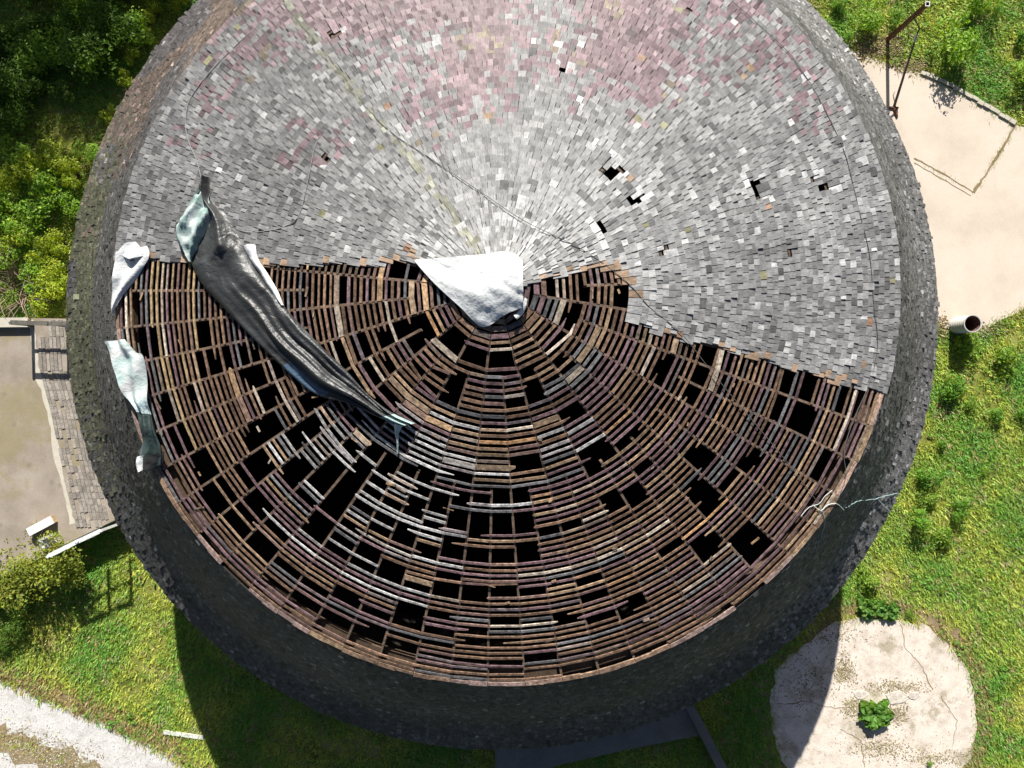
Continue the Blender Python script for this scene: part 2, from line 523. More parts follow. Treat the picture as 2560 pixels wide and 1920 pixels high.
HOLES += crop(850, 640, K, [(300, 80, 420, 210), (430, 90, 570, 210), (50, 120, 130, 215), (370, 390, 560, 590), (230, 500, 330, 690), (180, 440, 230, 500), (680, 500, 790, 590), (400, 690, 450, 760),
     (800, 620, 890, 680), (1000, 650, 1115, 700), (1150, 690, 1290, 770), (700, 770, 860, 850), (870, 830, 980, 880), (1000, 910, 1160, 960), (1180, 800, 1360, 940), (690, 840, 840, 930),
     (1440, 390, 1510, 470), (1310, 670, 1440, 720), (1380, 1000, 1480, 1120), (1480, 930, 1610, 1060), (1880, 1040, 1960, 1120), (2060, 550, 2150, 630), (2040, 660, 2110, 750), (1500, 1210, 1750, 1290),
     (1600, 1290, 1700, 1400), (1190, 1350, 1360, 1390), (860, 1360, 950, 1400), (370, 1200, 500, 1240), (250, 1310, 450, 1400), (470, 1370, 690, 1470), (700, 1540, 950, 1600), (970, 1520, 1200, 1570),
     (1650, 1540, 1780, 1646), (1820, 1500, 1960, 1590), (0, 1150, 100, 1230), (150, 1230, 260, 1310), (20, 1400, 180, 1470), (130, 1490, 260, 1540), (380, 1560, 500, 1646), (560, 1560, 660, 1646)])
HOLES += crop(850, 1280, K, [(640, 30, 790, 110), (810, 50, 940, 150), (960, 60, 1090, 150), (1110, 60, 1250, 140), (800, 225, 940, 330), (960, 230, 1110, 330), (1120, 200, 1290, 320), (470, 220, 600, 290),
     (640, 180, 780, 270), (580, 395, 740, 440), (550, 480, 740, 560), (760, 490, 930, 580), (950, 490, 1130, 560), (1150, 480, 1310, 540), (190, 320, 370, 400), (740, 760, 920, 790), (720, 830, 920, 870),
     (950, 830, 1150, 870), (290, 650, 470, 710), (20, 740, 200, 870), (1380, 650, 1470, 720), (1500, 650, 1690, 690), (1740, 560, 1900, 640), (1930, 550, 2090, 620), (700, 1010, 920, 1040), (940, 1010, 1170, 1050),
     (1190, 1020, 1430, 1050), (1450, 990, 1560, 1040), (1570, 930, 1790, 990), (1830, 860, 2050, 930), (220, 850, 410, 930), (1600, 400, 1790, 450), (300, 130, 440, 190), (100, 180, 190, 260)])
HOLES += crop(0, 1280, K, [(1560, 30, 1650, 110), (1700, 230, 1800, 310), (1960, 50, 2110, 150), (1640, 420, 1770, 490), (1950, 600, 2170, 740), (1800, 560, 1900, 620)])
HOLES += crop(1700, 640, K, [(130, 600, 200, 650), (80, 720, 160, 860), (800, 800, 850, 960), (600, 970, 650, 1130), (720, 1000, 870, 1210), (850, 1330, 960, 1450), (950, 1390, 1050, 1560), (50, 860, 110, 960),
     (50, 1230, 190, 1350), (80, 1440, 330, 1610), (170, 980, 260, 1090), (400, 1270, 500, 1350)])
HOLES += crop(1700, 1280, K, [(130, 0, 240, 70), (0, 120, 100, 200), (100, 150, 240, 270), (390, 130, 560, 280), (80, 640, 290, 720), (730, 20, 800, 70)])
HOLES += crop(1050, 500, 3.687, [(1520, 700, 1620, 870), (1320, 1050, 1440, 1210), (1820, 820, 1900, 900)])
def inhole(x, y, pad=0):
    return any(a - pad < x < c + pad and b_ - pad < y < d + pad for a, b_, c, d in HOLES)
# gaps where single shingles are gone: centre and half size in the photograph
SPOT = [(834, 90, 11, 8), (850, 84, 5, 5), (1409, 174, 11, 8), (1398, 186, 6, 8), (814, 402, 12, 10), (1137, 200, 5, 5), (1505, 430, 9, 9), (1522, 450, 8, 7), (1537, 432, 9, 16), (1556, 425, 7, 10), (1576, 505, 10, 13), (1596, 492, 9, 12), (1505, 568, 11, 14), (1510, 590, 7, 7), (1500, 356, 6, 5),
        (1658, 628, 7, 14), (1884, 462, 7, 12), (1899, 460, 6, 9), (1896, 490, 5, 5), (2030, 449, 6, 5), (2056, 464, 6, 8), (2070, 462, 5, 8), (1976, 632, 5, 10), (1988, 634, 4, 4), (2092, 508, 6, 6), (2097, 530, 5, 5), (1726, 30, 4, 4), (1276, 88, 4, 4), (1618, 97, 4, 4)]
def spot(x, y, pad=.8):
    return any(abs(x - a) < w + pad and abs(y - b_) < h + pad for a, b_, w, h in SPOT)

# rafters: eight from the apex, more starting further down
NR = 64
RA0 = math.radians(-74.7)
START = {0: .035, 4: .085, 2: .20, 6: .20}
def rstart(i):
    k = i % 8
    return START.get(k, .47)
for i in range(NR):
    a = RA0 + i * 2 * math.pi / NR
    s0, s1 = rstart(i), .992
    w = .024
    mb = MB()
    n = 6
    for j in range(n):
        sa, sb = s0 + (s1 - s0) * j / n, s0 + (s1 - s0) * (j + 1) / n
        def cs(s):
            t = Vector((-math.sin(a), math.cos(a), 0)) * w
            p, q = RP(a, s, -.027), RP(a, s, -.17)
            return p - t, p + t, q - t, q + t
        c0, c1 = cs(sa), cs(sb)
        g_ = U(.85, 1.15)
        mb.hexa([c0[0], c1[0], c1[1], c0[1], c0[2], c1[2], c1[3], c0[3]], mulc((.2, .14, .1), g_), .1, .7)
    mb.build('rafter', M['lath'], roof)

def dist2(p):
    return (p.x - CAM[0]) ** 2 + (p.y - CAM[1]) ** 2 + (p.z - CAM[2]) ** 2
def emit(pieces, name, mat, parent, keep=300, restname=None):
    """pieces: (score, MB). The largest become objects of their own, the rest one stuff part"""
    pieces.sort(key=lambda q: -q[0])
    for _, mb in pieces[:keep]:
        mb.build(name, mat, parent)
    if len(pieces) > keep:
        al = MB()
        for _, mb in pieces[keep:]:
            n = len(al.v)
            al.v.extend(mb.v)
            al.f.extend(tuple(i + n for i in f) for f in mb.f)
            al.c.extend(mb.c)
            al.uv.extend(mb.uv)
        al.build(restname or name, mat, parent, kind='stuff')

def lath_colour(x, y):
    d = min(math.hypot((x - 940) / 1.2, y - 1195), 60 + 2.2 * math.hypot(x - 1455, y - 1080))
    r = R.random()
    if d < 240 and r < .95 - d / 380:
        v = U(.34, .66)
        return (v, v * .98, v * .96)
    if y < 1000 and x < 520 and r < .3:
        return mulc((.5, .36, .2), U(.7, 1.2))
    if r < .45: c = (.21, .132, .088)
    elif r < .73: c = (.19, .12, .128)
    elif r < .85: c = (.15, .147, .152)
    elif r < .945: c = (.34, .235, .15)
    elif r < .965: c = (.5, .29, .15)
    else: c = (.58, .49, .4)
    return mulc(c, U(.75, 1.3))

pieces, under = [], MB()
EXPOSURE = .13
def courses(d0):
    out, d = [], d0
    while d < SL * 1.012:
        out.append(d)
        f = max(0, min(1, (d / SL - .35) / .35))
        d += .128 + (.126 - .128) * f
    return out
for d in courses(.36):
    s = d / SL
    if s > .985:
        break
    act = [i for i in range(NR) if rstart(i) < s + .004]
    nb = len(act)
    wide = d < 1.0
    W0 = .1 if wide else (.056 if s < .4 else .047)
    bays = []
    for j in range(nb):
        i0, i1 = act[j], act[(j + 1) % nb]
        a0 = RA0 + i0 * 2 * math.pi / NR
        a1 = RA0 + (i1 if i1 > i0 else i1 + NR) * 2 * math.pi / NR
        am = (a0 + a1) / 2
        x, y = PX(RP(am, s))
        ex = inpoly(x, y, EXPO)
        ok = True
        if ex:
            if inhole(x, y):
                ok = False
            dd = math.hypot((x - 1060) / 1.5, y - 1330)
            pm = .05
            if dd < 270: pm = .29
            elif 400 < x < 1000 and 860 < y < 1420: pm = .34
            elif x < 700 and y < 900: pm = .1
            # whole lengths of lath are gone: noise stretched along the course
            nv = N3(am * 2.6 + 40, d * 9.7, 3.3) * .62 + N3(am * 6.5, d * 23.1, 8.8) * .5
            thr = .62 - 1.25 * pm
            if (nv > thr or R.random() < .015) and not wide:
                ok = False
        elif spot(x, y, 12) and R.random() < .5:
            ok = False
        bays.append((a0, a1, x, y, ex, ok))
    def seg(mb, a0, a1, sa, sb, w, col, hh=0.0, k0=1.0, k1=1.0):
        d0, d1 = k0 * w / SL / 2, k1 * w / SL / 2
        t_ = .024
        mb.hexa([RP(a0, sa - d0, hh), RP(a0, sa + d0, hh), RP(a1, sb + d1, hh), RP(a1, sb - d1, hh),
                 RP(a0, sa - d0, hh - t_), RP(a0, sa + d0, hh - t_), RP(a1, sb + d1, hh - t_), RP(a1, sb - d1, hh - t_)], col, w, (RP(a0, sa) - RP(a1, sb)).length)
    # start runs after a gap if there is one
    st = next((q for q in range(nb) if not bays[q][5]), 0)
    q = 0
    while q < nb:
        b0 = bays[(st + q) % nb]
        if not b0[5]:
            q += 1
            continue
        mx = R.choice((2, 3, 3, 4, 5, 6, 8)) if nb > 32 else R.choice((1, 2, 2, 3)) if nb > 16 else (1 if wide else R.choice((1, 1, 2)))
        run = []
        while q < nb and len(run) < mx:
            b1 = bays[(st + q) % nb]
            if not b1[5] or b1[4] != b0[4]:
                break
            run.append(b1)
            q += 1
        if not run:
            q += 1
            continue
        if not b0[4]:
            for (a0, a1, *_r) in run:
                seg(under, a0, a1, s, s, W0, (.12, .085, .06))
            continue
        mb = MB()
        col = lath_colour(b0[2], b0[3])
        w = W0 * U(.85, 1.12)
        if not wide and (len(run) < 3 and R.random() < .05):
            w = .105
            col = mulc(R.choice(((.5, .33, .19), (.42, .3, .2), (.5, .42, .33))), U(.8, 1.1))
        nxt = bays[(st + q) % nb]
        prv = bays[(st + q - len(run) - 1) % nb]
        off, drift = U(-.1, .1) * W0 / SL, 0
        if R.random() < .09:
            drift = U(-.09, .09) / SL / max(1, len(run))
        hh = U(-.002, .005)
        for n_, (a0, a1, x, y, *_r) in enumerate(run):
            e0, e1 = a0, a1
            if n_ == 0 and not prv[5] and R.random() < .4:
                e0 = a0 - (a1 - a0) * U(.05, .7) ** 1.5
            if n_ == len(run) - 1 and not nxt[5] and R.random() < .4:
                e1 = a1 + (a1 - a0) * U(.05, .6) ** 1.5
            if n_ == 0 and prv[5]:
                e0 += .0025 * 8 / max(d, 1)
            cc = mulc(col, U(.72, 1.25))
            if R.random() < .3:
                cc = mixc(cc, lath_colour(x, y), .6)
            sa_, sb_ = s + off + drift * n_, s + off + drift * (n_ + 1)
            if e0 < a0 - 1e-6:                     # a broken end: splintered to a point
                seg(mb, e0, a0, sa_ + U(-.3, .3) * w / SL, sa_, w, cc, hh - .003, U(.1, .45), 1.0)
                e0 = a0
            tail = e1 > a1 + 1e-6
            seg(mb, e0, min(e1, a1), sa_, sb_, w, cc, hh)
            if tail:
                seg(mb, a1, e1, sb_, sb_ + U(-.3, .3) * w / SL, w, cc, hh - .003, 1.0, U(.1, .45))
        pieces.append((sum((RP(r_[0], s) - RP(r_[1], s)).length for r_ in run) * w, mb))
# small loose splinters and board ends lying across the lath
for _ in range(36):
    while True:
        x, y = U(280, 2250), U(660, 1700)
        if inpoly(x, y, EXPO):
            p = onroof(x, y)
            phi, s = roof_ps(p.x, p.y)
            if .2 < s < .96:
                break
    l, w = U(.06, .26), U(.015, .045)
    da = math.radians(U(-25, 25)) + (math.pi / 2 if R.random() < .12 else 0)
    t_ = Vector((-math.sin(phi), math.cos(phi), 0))
    rd = Vector((math.cos(phi), math.sin(phi), -.24)).normalized()
    dv = t_ * math.cos(da) + rd * math.sin(da)
    sv = rd * math.cos(da) - t_ * math.sin(da)
    mb = MB()
    o = RP(phi, s, .016)
    mb.box(o, sv * w / 2, dv * l / 2, Vector((0, 0, .008)), mulc(R.choice(((.6, .5, .4), (.5, .33, .18), (.28, .2, .14))), U(.7, 1.15)))
    pieces.append((l * w * .2, mb))
emit(pieces, 'lath', M['lath'], roof, 300)
under.build('covered_lath', M['lath'], roof, kind='stuff')
# eave boards
for i in range(64):
    a0 = RA0 + i * 2 * math.pi / 64
    a1 = a0 + 2 * math.pi / 64
    x, y = PX(RP((a0 + a1) / 2, .99))
    ex = inpoly(x, y, EXPO)
    if ex and R.random() < .04:
        continue
    mb = MB()
    c = mulc(R.choice(((.5, .34, .26), (.45, .32, .2), (.42, .3, .26), (.33, .22, .15))) if ex else (.2, .15, .12), U(.75, 1.1))
    for j in range(2):
        b0, b1 = a0 + (a1 - a0) * (j * .5 + (.012 if j == 0 else 0)), a0 + (a1 - a0) * (j + 1) * .5
        s0, s1 = .9895 + U(-.002, .001), 1.0 + U(-.002, .002)
        mb.hexa([RP(b0, s0, .004), RP(b0, s1, .004), RP(b1, s1, .004), RP(b1, s0, .004), RP(b0, s0, -.03), RP(b0, s1, -.03), RP(b1, s1, -.03), RP(b1, s0, -.03)], mulc(c, U(.85, 1.15)), .1, .4)
    mb.build('eave_board', M['lath'], roof)

# roof shingles
MOSS = [(690, -40), (760, 70), (850, 185), (950, 310), (1020, 390), (1100, 490), (1180, 610), (1215, 650)]
def seg_d(x, y, pl):
    b_ = 1e9
    for (x0, y0), (x1, y1) in zip(pl, pl[1:]):
        t_ = max(0, min(1, ((x - x0) * (x1 - x0) + (y - y0) * (y1 - y0)) / ((x1 - x0) ** 2 + (y1 - y0) ** 2)))
        b_ = min(b_, math.hypot(x - x0 - t_ * (x1 - x0), y - y0 - t_ * (y1 - y0)))
    return b_
def shingle_colour(p, x, y):
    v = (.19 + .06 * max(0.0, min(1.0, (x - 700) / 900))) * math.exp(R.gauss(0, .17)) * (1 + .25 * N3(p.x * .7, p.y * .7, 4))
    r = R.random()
    rightward = max(0.0, min(1.0, (x - 900) / 900))  # rises towards the right, where more shingles are pale
    v *= 1 + .75 * math.exp(-((p.x - AX) ** 2 + (p.y - AY) ** 2) / 8)  # bleached towards the apex, with the bright sheen there put into the colour
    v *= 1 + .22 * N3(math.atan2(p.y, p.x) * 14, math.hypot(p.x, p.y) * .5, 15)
    if r < .008 + .035 * rightward: v = U(.38, .62)
    elif r < .14 + .06 * rightward: v *= U(1.15, 1.45)
    elif r > .95: v *= .6
    if R.random() < .55 and y < 640 and any(abs(x - a) < w + 22 and -26 < y - b_ < h + 6 for a, b_, w, h in SPOT[:22]):
        v = U(.42, .7)
    c = (v, v, v * .99)
    pk = N3(p.x * .55, p.y * .55, 11) + .35 * N3(p.x * 1.9, p.y * 1.9, 2)
    lim = (330 - y) / 330 - abs(x - 1200) / 2400
    if y < 420 and pk * .8 + lim * .8 > U(-.15, .75):
        v2 = min(v, .34) * .9
        c = (v2 * 1.08, v2 * .76, v2 * .82)
        if N3(p.x * 1.1, p.y * 1.1, 31) > .38 and R.random() < .4:
            c = (v2 * 1.15, v2 * .95, v2 * .7)
    md = seg_d(x, y, MOSS)
    if md < 10 + 5 * N3(p.x, p.y, 7) and R.random() < .8:
        c = (v * 1.0, v * 1.0, v * .78)
    elif R.random() < .004:
        c = R.choice(((.33, .23, .15), (.27, .26, .15), (.33, .2, .13)))
    if seg_d(x, y, EXPO[:24]) < 14 and R.random() < .25:
        c = mulc((.4, .28, .19), U(.7, 1.1))
    return c
pieces = []
for d in courses(.3):
    s = d / SL
    a = U(0, .3)
    aend = a + 2 * math.pi
    rr = rho_e(0) * s
    while a < aend:
        w = U(.085, .18) if d > 2 else U(.05, .11)
        if R.random() < .1: w = U(.18, .23)
        da = w / rr
        gap = U(.008, .022) / rr
        am = a + da / 2
        x, y = PX(RP(am, s - .5 * EXPOSURE / SL))
        a_, a = a, a + da
        x2, y2 = PX(RP(am, s - 1.5 * EXPOSURE / SL))
        if inpoly(x, y, EXPO) or spot(x, y) or spot(x2, y2):
            continue
        ln = .27
        st = max(.012, s - ln / SL)
        tt = U(.009, .026)
        lift = .014 + (U(.01, .03) if R.random() < .05 else 0)
        js = U(-.008, .008) / SL
        sk_ = U(-.006, .006) / SL
        tw = U(-.009, .009)
        a0, a1 = a_ + gap / 2, a - gap / 2
        p = RP(am, s)
        mb = MB()
        mb.hexa([RP(a0, st, .004), RP(a0, s + js + sk_, lift + tt + tw), RP(a1, s + js - sk_, lift + tt - tw), RP(a1, st, .004),
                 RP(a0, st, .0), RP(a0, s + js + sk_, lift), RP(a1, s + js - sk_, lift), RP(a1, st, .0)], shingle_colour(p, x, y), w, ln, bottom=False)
        # uv: u across the shingle, v along it
        ou, ov = R.random() * 40, R.random() * 40
        cor = [(ou, ov + ln), (ou, ov), (ou + w, ov), (ou + w, ov + ln)]
        mb.uv = [[cor[i % 4] for i in f] for f in mb.f]
        vis = 0 < x < 2560 and 0 < y < 1920
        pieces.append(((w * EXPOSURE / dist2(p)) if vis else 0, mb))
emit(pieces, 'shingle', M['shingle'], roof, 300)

# flared shingle wall below the eave
PROF = [(0.0, 0.0), (.30, 1.15), (.655, 2.62), (1.0, ZE - ZR)]      # share of the way eave -> rim, drop
def WP(a, u, h=0.0):
    """u: 0 at the eave, 1 at the rim, along the bent profile; h outward"""
    u2 = u * (len(PROF) - 1)
    i = min(int(u2), len(PROF) - 2)
    f = u2 - i
    # catmull-like smoothing of the profile
    p0, p1, p2, p3 = PROF[max(i - 1, 0)], PROF[i], PROF[i + 1], PROF[min(i + 2, len(PROF) - 1)]
    q = [.5 * ((2 * p1[n]) + (p2[n] - p0[n]) * f + (2 * p0[n] - 5 * p1[n] + 4 * p2[n] - p3[n]) * f * f + (3 * p1[n] - p0[n] - 3 * p2[n] + p3[n]) * f ** 3) for n in (0, 1)]
    e, m_ = four(EC, a) + .0, four(RC, a)
    r = e + (m_ - e) * q[0] + h * .72 + .02 * N3(math.cos(a) * 5, math.sin(a) * 5, u * 4)
    return Vector((r * math.cos(a), r * math.sin(a), ZE - .05 - q[1] * (1 - .05 / (ZE - ZR)) + h * .69))
wall_mb = MB()
NA, NU = 128, 12
for i in range(NA):
    a0, a1 = i * 2 * math.pi / NA, (i + 1) * 2 * math.pi / NA
    for j in range(NU):
        u0, u1 = j / NU, (j + 1) / NU
        q = [(a0, u0), (a0, u1), (a1, u1), (a1, u0)]
        wall_mb.hexa([WP(*c, .0) for c in q] + [WP(*c, -.12) for c in q], (.035, .028, .022), .5, .5)
wall = wall_mb.build('wall', M['dark'], building)
# length of the profile, to space the courses
us = np.linspace(0, 1, 401)
pp = np.array([[WP(.3, u).x / math.cos(.3), WP(.3, u).z] for u in us])
cum = np.concatenate([[0], np.cumsum(np.hypot(*np.diff(pp, axis=0).T))])
def u_at(l):
    return float(np.interp(l, cum, us))
def wall_colour(a, u):
    v = .088 * math.exp(R.gauss(0, .24)) * (1 + .35 * N3(math.cos(a) * 4, math.sin(a) * 4, u * 3))
    if R.random() < .05: v *= U(1.6, 2.6)
    deg = (math.degrees(a) + R.gauss(0, 7)) % 360
    flare = max(0, min(1, (u - .6) / .15))
    c = (v, v * .985, v * .97)
    if deg < 80 or deg > 315:                    # silvery on the right side, more so on the flare
        c = mulc(c, 1.5 + .65 * flare)
    n_ = N3(math.cos(a) * 6, math.sin(a) * 6, u * 2 + 5)
    if 152 < deg < 198 and flare > 0 and n_ > -.35:   # algae on the flare
        c = (v * 1.05, v * 1.07, v * .72)
    if 100 < deg < 158:
        c = (v * 1.5, v * 1.15, v * .98) if n_ > -.1 else (v * 1.1, v * 1.02, v * 1.04)
    return c
pieces = []
WE = .105
nrow = int(cum[-1] / WE)
for k in range(1, nrow + 2):
    l = min(k * WE, cum[-1] + .02)
    u1 = min(1.0, u_at(l))
    u0 = u_at(max(0, l - .27))
    rr = math.hypot(*WP(0, u1)[:2])
    a = U(0, .1)
    aend = a + 2 * math.pi
    last = k >= nrow
    while a < aend:
        w = U(.06, .14)
        da = w / rr
        a0, a1 = a, a + da - U(.002, .008) / rr
        am = a + da / 2
        a += da
        if R.random() < .006:
            continue
        tt, lift = U(.01, .024), .012 + (U(.01, .04) if R.random() < .08 else 0)
        ext = U(-.03, .035) if last else U(-.012, .012)
        ue = u1 + ext / cum[-1]
        if ue > 1:
            dv = (WP(am, 1) - WP(am, .97)).normalized() * (ue - 1) * cum[-1]
            ue = 1.0
        else:
            dv = Vector((0, 0, 0))
        mb = MB()
        mb.hexa([WP(a0, u0, .004), WP(a0, ue, lift + tt) + dv, WP(a1, ue, lift + tt + U(-.005, .005)) + dv, WP(a1, u0, .004),
                 WP(a0, u0, 0), WP(a0, ue, lift) + dv, WP(a1, ue, lift) + dv, WP(a1, u0, 0)], wall_colour(am, u1), w, .27, bottom=last)
        ou, ov = R.random() * 40, R.random() * 40
        cor = [(ou, ov + .27), (ou, ov), (ou + w, ov), (ou + w, ov + .27)]
        mb.uv = [[cor[i % 4] for i in f] for f in mb.f]
        p = WP(am, u1)
        x, y = PX(p)
        nrm = Vector((math.cos(am) * .75, math.sin(am) * .75, .65))
        vw = (Vector(CAM.tolist()) - p)
        sc_ = w * max(0, nrm.dot(vw.normalized())) / vw.length_squared if 0 < x < 2560 and 0 < y < 1920 else 0
        pieces.append((sc_, mb))
emit(pieces, 'wall_shingle', M['skirt'], wall, 300)
# lower wall of upright boards, and the dark floor inside
mb = MB()
nb = 180
for i in range(nb):
    a0, a1 = i * 2 * math.pi / nb, (i + .96) * 2 * math.pi / nb
    r1, r0 = 10.1 + U(0, .012), 10.0
    q = []
    for r_, z in ((r1, 5.75), (r1, 0.0)):
        q.append([Vector((r_ * math.cos(b_), r_ * math.sin(b_), z)) for b_ in (a0, a1)])
    q2 = []
    for r_, z in ((r0, 5.75), (r0, 0.0)):
        q2.append([Vector((r_ * math.cos(b_), r_ * math.sin(b_), z)) for b_ in (a0, a1 + .0014)])
    mb.hexa([q[0][0], q[1][0], q[1][1], q[0][1], q2[0][0], q2[1][0], q2[1][1], q2[0][1]], mulc((.1, .085, .07), U(.8, 1.2)), .3, 5)
mb.build('lower_wall', M['dark'], building)
mb = MB()
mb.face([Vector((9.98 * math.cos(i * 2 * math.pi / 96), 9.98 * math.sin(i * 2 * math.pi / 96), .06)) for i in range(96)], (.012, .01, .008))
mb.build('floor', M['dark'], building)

# ------------------------------------------------------------------ tarpaulins
def loft(left, right, colf, hf, nl=8, nw=16, thick=.012, seed=0.0, surf=onroof):
    """sheet between two pixel polylines of equal length, laid over the roof; hf(t, u) height above it"""
    Lp, Rp = catmull(left, nl), catmull(right, nl)
    mb = MB()
    grid = []
    n = len(Lp)
    for i in range(n):
        row = []
        for j in range(nw + 1):
            u = j / nw
            q = Lp[i] * (1 - u) + Rp[i] * u
            p = surf(q[0], q[1])
            t_ = i / (n - 1)
            p = p + Vector((0, 0, hf(t_, u, p)))
            row.append(p)
        grid.append(row)
    for sgn, flip in ((0, False), (-thick, True)):
        b0 = len(mb.v)
        for row in grid:
            mb.v.extend((p.x, p.y, p.z + sgn) for p in row)
        for i in range(n - 1):
            for j in range(nw):
                f = (b0 + i * (nw + 1) + j, b0 + (i + 1) * (nw + 1) + j, b0 + (i + 1) * (nw + 1) + j + 1, b0 + i * (nw + 1) + j + 1)
                mb.f.append(f[::-1] if flip else f)
                c = colf(i / (n - 1), (j + .5) / nw, grid[i][j])
                mb.c.append(c)
                mb.uv.append([(0, 0)] * 4)
    return mb
def fold(p, k, seed):
    return N3(p.x * k, p.y * k, seed)
WHITE = (.66, .68, .68)
def whitec(t_, u, p):
    n_ = N3(p.x * 2, p.y * 2, 21)
    return mixc(WHITE, (.5, .66, .66), max(0, min(1, (n_ - .25) * 2.5)))
# over the apex
mb = loft([(1037, 650), (1100, 647), (1199, 638), (1250, 632), (1285, 636), (1306, 655)],
          [(1040, 657), (1085, 708), (1150, 768), (1207, 818), (1262, 788), (1308, 770)][:6],
          whitec, lambda t_, u, p: .05 + .12 * math.sin(math.pi * u) * t_ + .07 * fold(p, 1.4, 3) + .1 * abs(N3(p.x * .5 + p.y * 1.3, (p.y + p.x * .55) * 4.2, 8)) + .035 * abs(fold(p, 5.5, 4)) + .12 * max(0, t_ - .6), 8, 28)
o = mb.build('tarpaulin', M['tarp_white'], smooth=True)
tag(o, 'white tarpaulin draped over the peak of the round roof', 'tarpaulin')
o2 = loft([(1284, 790), (1300, 775), (1312, 745)], [(1292, 800), (1310, 782), (1318, 750)], whitec, lambda t_, u, p: .1 + .08 * fold(p, 7, 2), 4, 6).build('torn_edge', M['tarp_white'], o, True)
# long black bundle
BLK = (.03, .031, .032)
GRN = (.42, .55, .52)
def blackc(t_, u, p):
    if t_ > .92:
        return mixc((.25, .36, .36), GRN, R.random())
    if .62 < t_ < .74 and u < .25:
        return (.05, .09, .14)
    return mixc(BLK, (.075, .08, .08), max(0, min(1, N3(p.x * 1.5, p.y * 1.5, 3) * 2)))
Lb = [(505, 447), (495, 490), (500, 560), (478, 640), (501, 702), (544, 753), (622, 834), (719, 928), (790, 985), (870, 1008), (940, 1040), (1004, 1064)]
Rb = [(528, 445), (532, 500), (570, 540), (597, 590), (632, 660), (672, 716), (730, 788), (800, 862), (862, 922), (920, 985), (978, 1030), (1038, 1058)]
def bundle_h(t_, u, p):
    env = math.sin(math.pi * min(1, max(0, u))) ** .5
    w_ = u * 9 + 2.0 * N3(p.x * .8, p.y * .8, 4)
    k = max(0, min(1, (t_ - .38) / .3))
    flat = .13 + .07 * fold(p, 1.3, 6) + .05 * abs(fold(p, 4.5, 2)) + .03 * abs(fold(p, 9.0, 5)) + (.1 * (1 - 2 * abs(math.sin(w_ * .45 + .9))) if t_ < .3 else .05 * (1 - 2 * abs(math.sin(w_ * .4))))
    folds = .13 + .09 * (1 - 2 * abs(math.sin(w_ * .62 + .6))) + .04 * (1 - 2 * abs(math.sin(w_ * 1.7 + t_ * 5))) + .03 * fold(p, 3.6, 6)
    return .03 + env * (flat * (1 - k) + folds * k)
bund = loft(Lb, Rb, blackc, bundle_h, 8, 30).build('tarpaulin', M['tarp_black'], smooth=True)
tag(bund, 'long black tarpaulin bunched into a twisted strip across shingles and bare lath', 'tarpaulin')
def greenc(t_, u, p):
    return mixc((.22, .33, .31), (.55, .62, .6), max(0, min(1, .5 + 1.6 * fold(p, 5, 9))))
loft([(500, 475), (470, 520), (436, 580), (462, 630), (478, 655)], [(528, 490), (532, 530), (520, 580), (500, 625), (484, 655)], greenc,
     lambda t_, u, p: .06 + .2 * math.sin(math.pi * u) * math.sin(math.pi * min(1, t_ + .1)) + .07 * (1 - 2 * abs(math.sin(u * 6 + t_ * 3))) + .06 * abs(fold(p, 6, 5)) + .03 * fold(p, 12, 2), 7, 22).build('silver_flap', M['tarp_white'], bund, True)
loft([(612, 615), (628, 650), (655, 690), (684, 735), (705, 765)], [(640, 612), (648, 650), (668, 680), (696, 728), (712, 764)], whitec, lambda t_, u, p: .05 + .05 * fold(p, 4, 5) + .06 * math.sin(math.pi * u), 5, 6).build('white_flap', M['tarp_white'], bund, True)
loft([(986, 1058), (988, 1082), (992, 1105), (993, 1132)], [(1008, 1064), (998, 1084), (998, 1106), (997, 1134)], greenc, lambda t_, u, p: .05 + .04 * math.sin(math.pi * u), 4, 4).build('trailing_end', M['tarp_white'], bund, True)
# white corner at the eave
def eave_surf(px, py):
    p = onroof(px, py)
    phi, s = roof_ps(p.x, p.y)
    if s > 1.0:
        p = G(px, py, ZE + .02)
    return p
o = loft([(296, 632), (291, 665), (287, 705), (284, 745), (282, 786)], [(372, 616), (378, 644), (345, 690), (312, 735), (288, 784)], whitec,
         lambda t_, u, p: .06 + .07 * fold(p, 2.5, 14) + .04 * math.sin(u * 8 + t_ * 4), 7, 14, surf=eave_surf).build('tarpaulin', M['tarp_white'], smooth=True)
tag(o, 'white tarpaulin corner hanging over the eave next to the end of the shingles', 'tarpaulin')
loft([(296, 634), (318, 612), (345, 606)], [(330, 650), (350, 645), (374, 640)], whitec, lambda t_, u, p: .1 + .05 * fold(p, 3, 4), 5, 8, surf=eave_surf).build('top_fold', M['tarp_white'], o, True)
# grey-green one further along the eave, with its dark tail
def mixedc(t_, u, p):
    if t_ < .45: return mixc(mulc(whitec(t_, u, p), .8), (.42, .56, .54), max(0, min(1, .3 + 1.5 * fold(p, 3.5, 40))))
    if t_ < .58: return mixc((.6, .7, .68), (.25, .36, .42), R.random())
    return (.03, .05, .048)
o = loft([(272, 855), (286, 885), (300, 930), (318, 985), (350, 1022), (362, 1080), (362, 1120), (352, 1172)], [(322, 849), (346, 880), (370, 895), (378, 985), (384, 1030), (398, 1080), (412, 1120), (410, 1160)], mixedc,
         lambda t_, u, p: .16 + .09 * fold(p, 2.6, 31) + .06 * math.sin(u * 9 + t_ * 6) * math.sin(math.pi * u), 8, 16, surf=eave_surf).build('tarpaulin', M['tarp_white'], smooth=True)
tag(o, 'pale green and white tarpaulin with a dark tail hanging along the eave', 'tarpaulin')
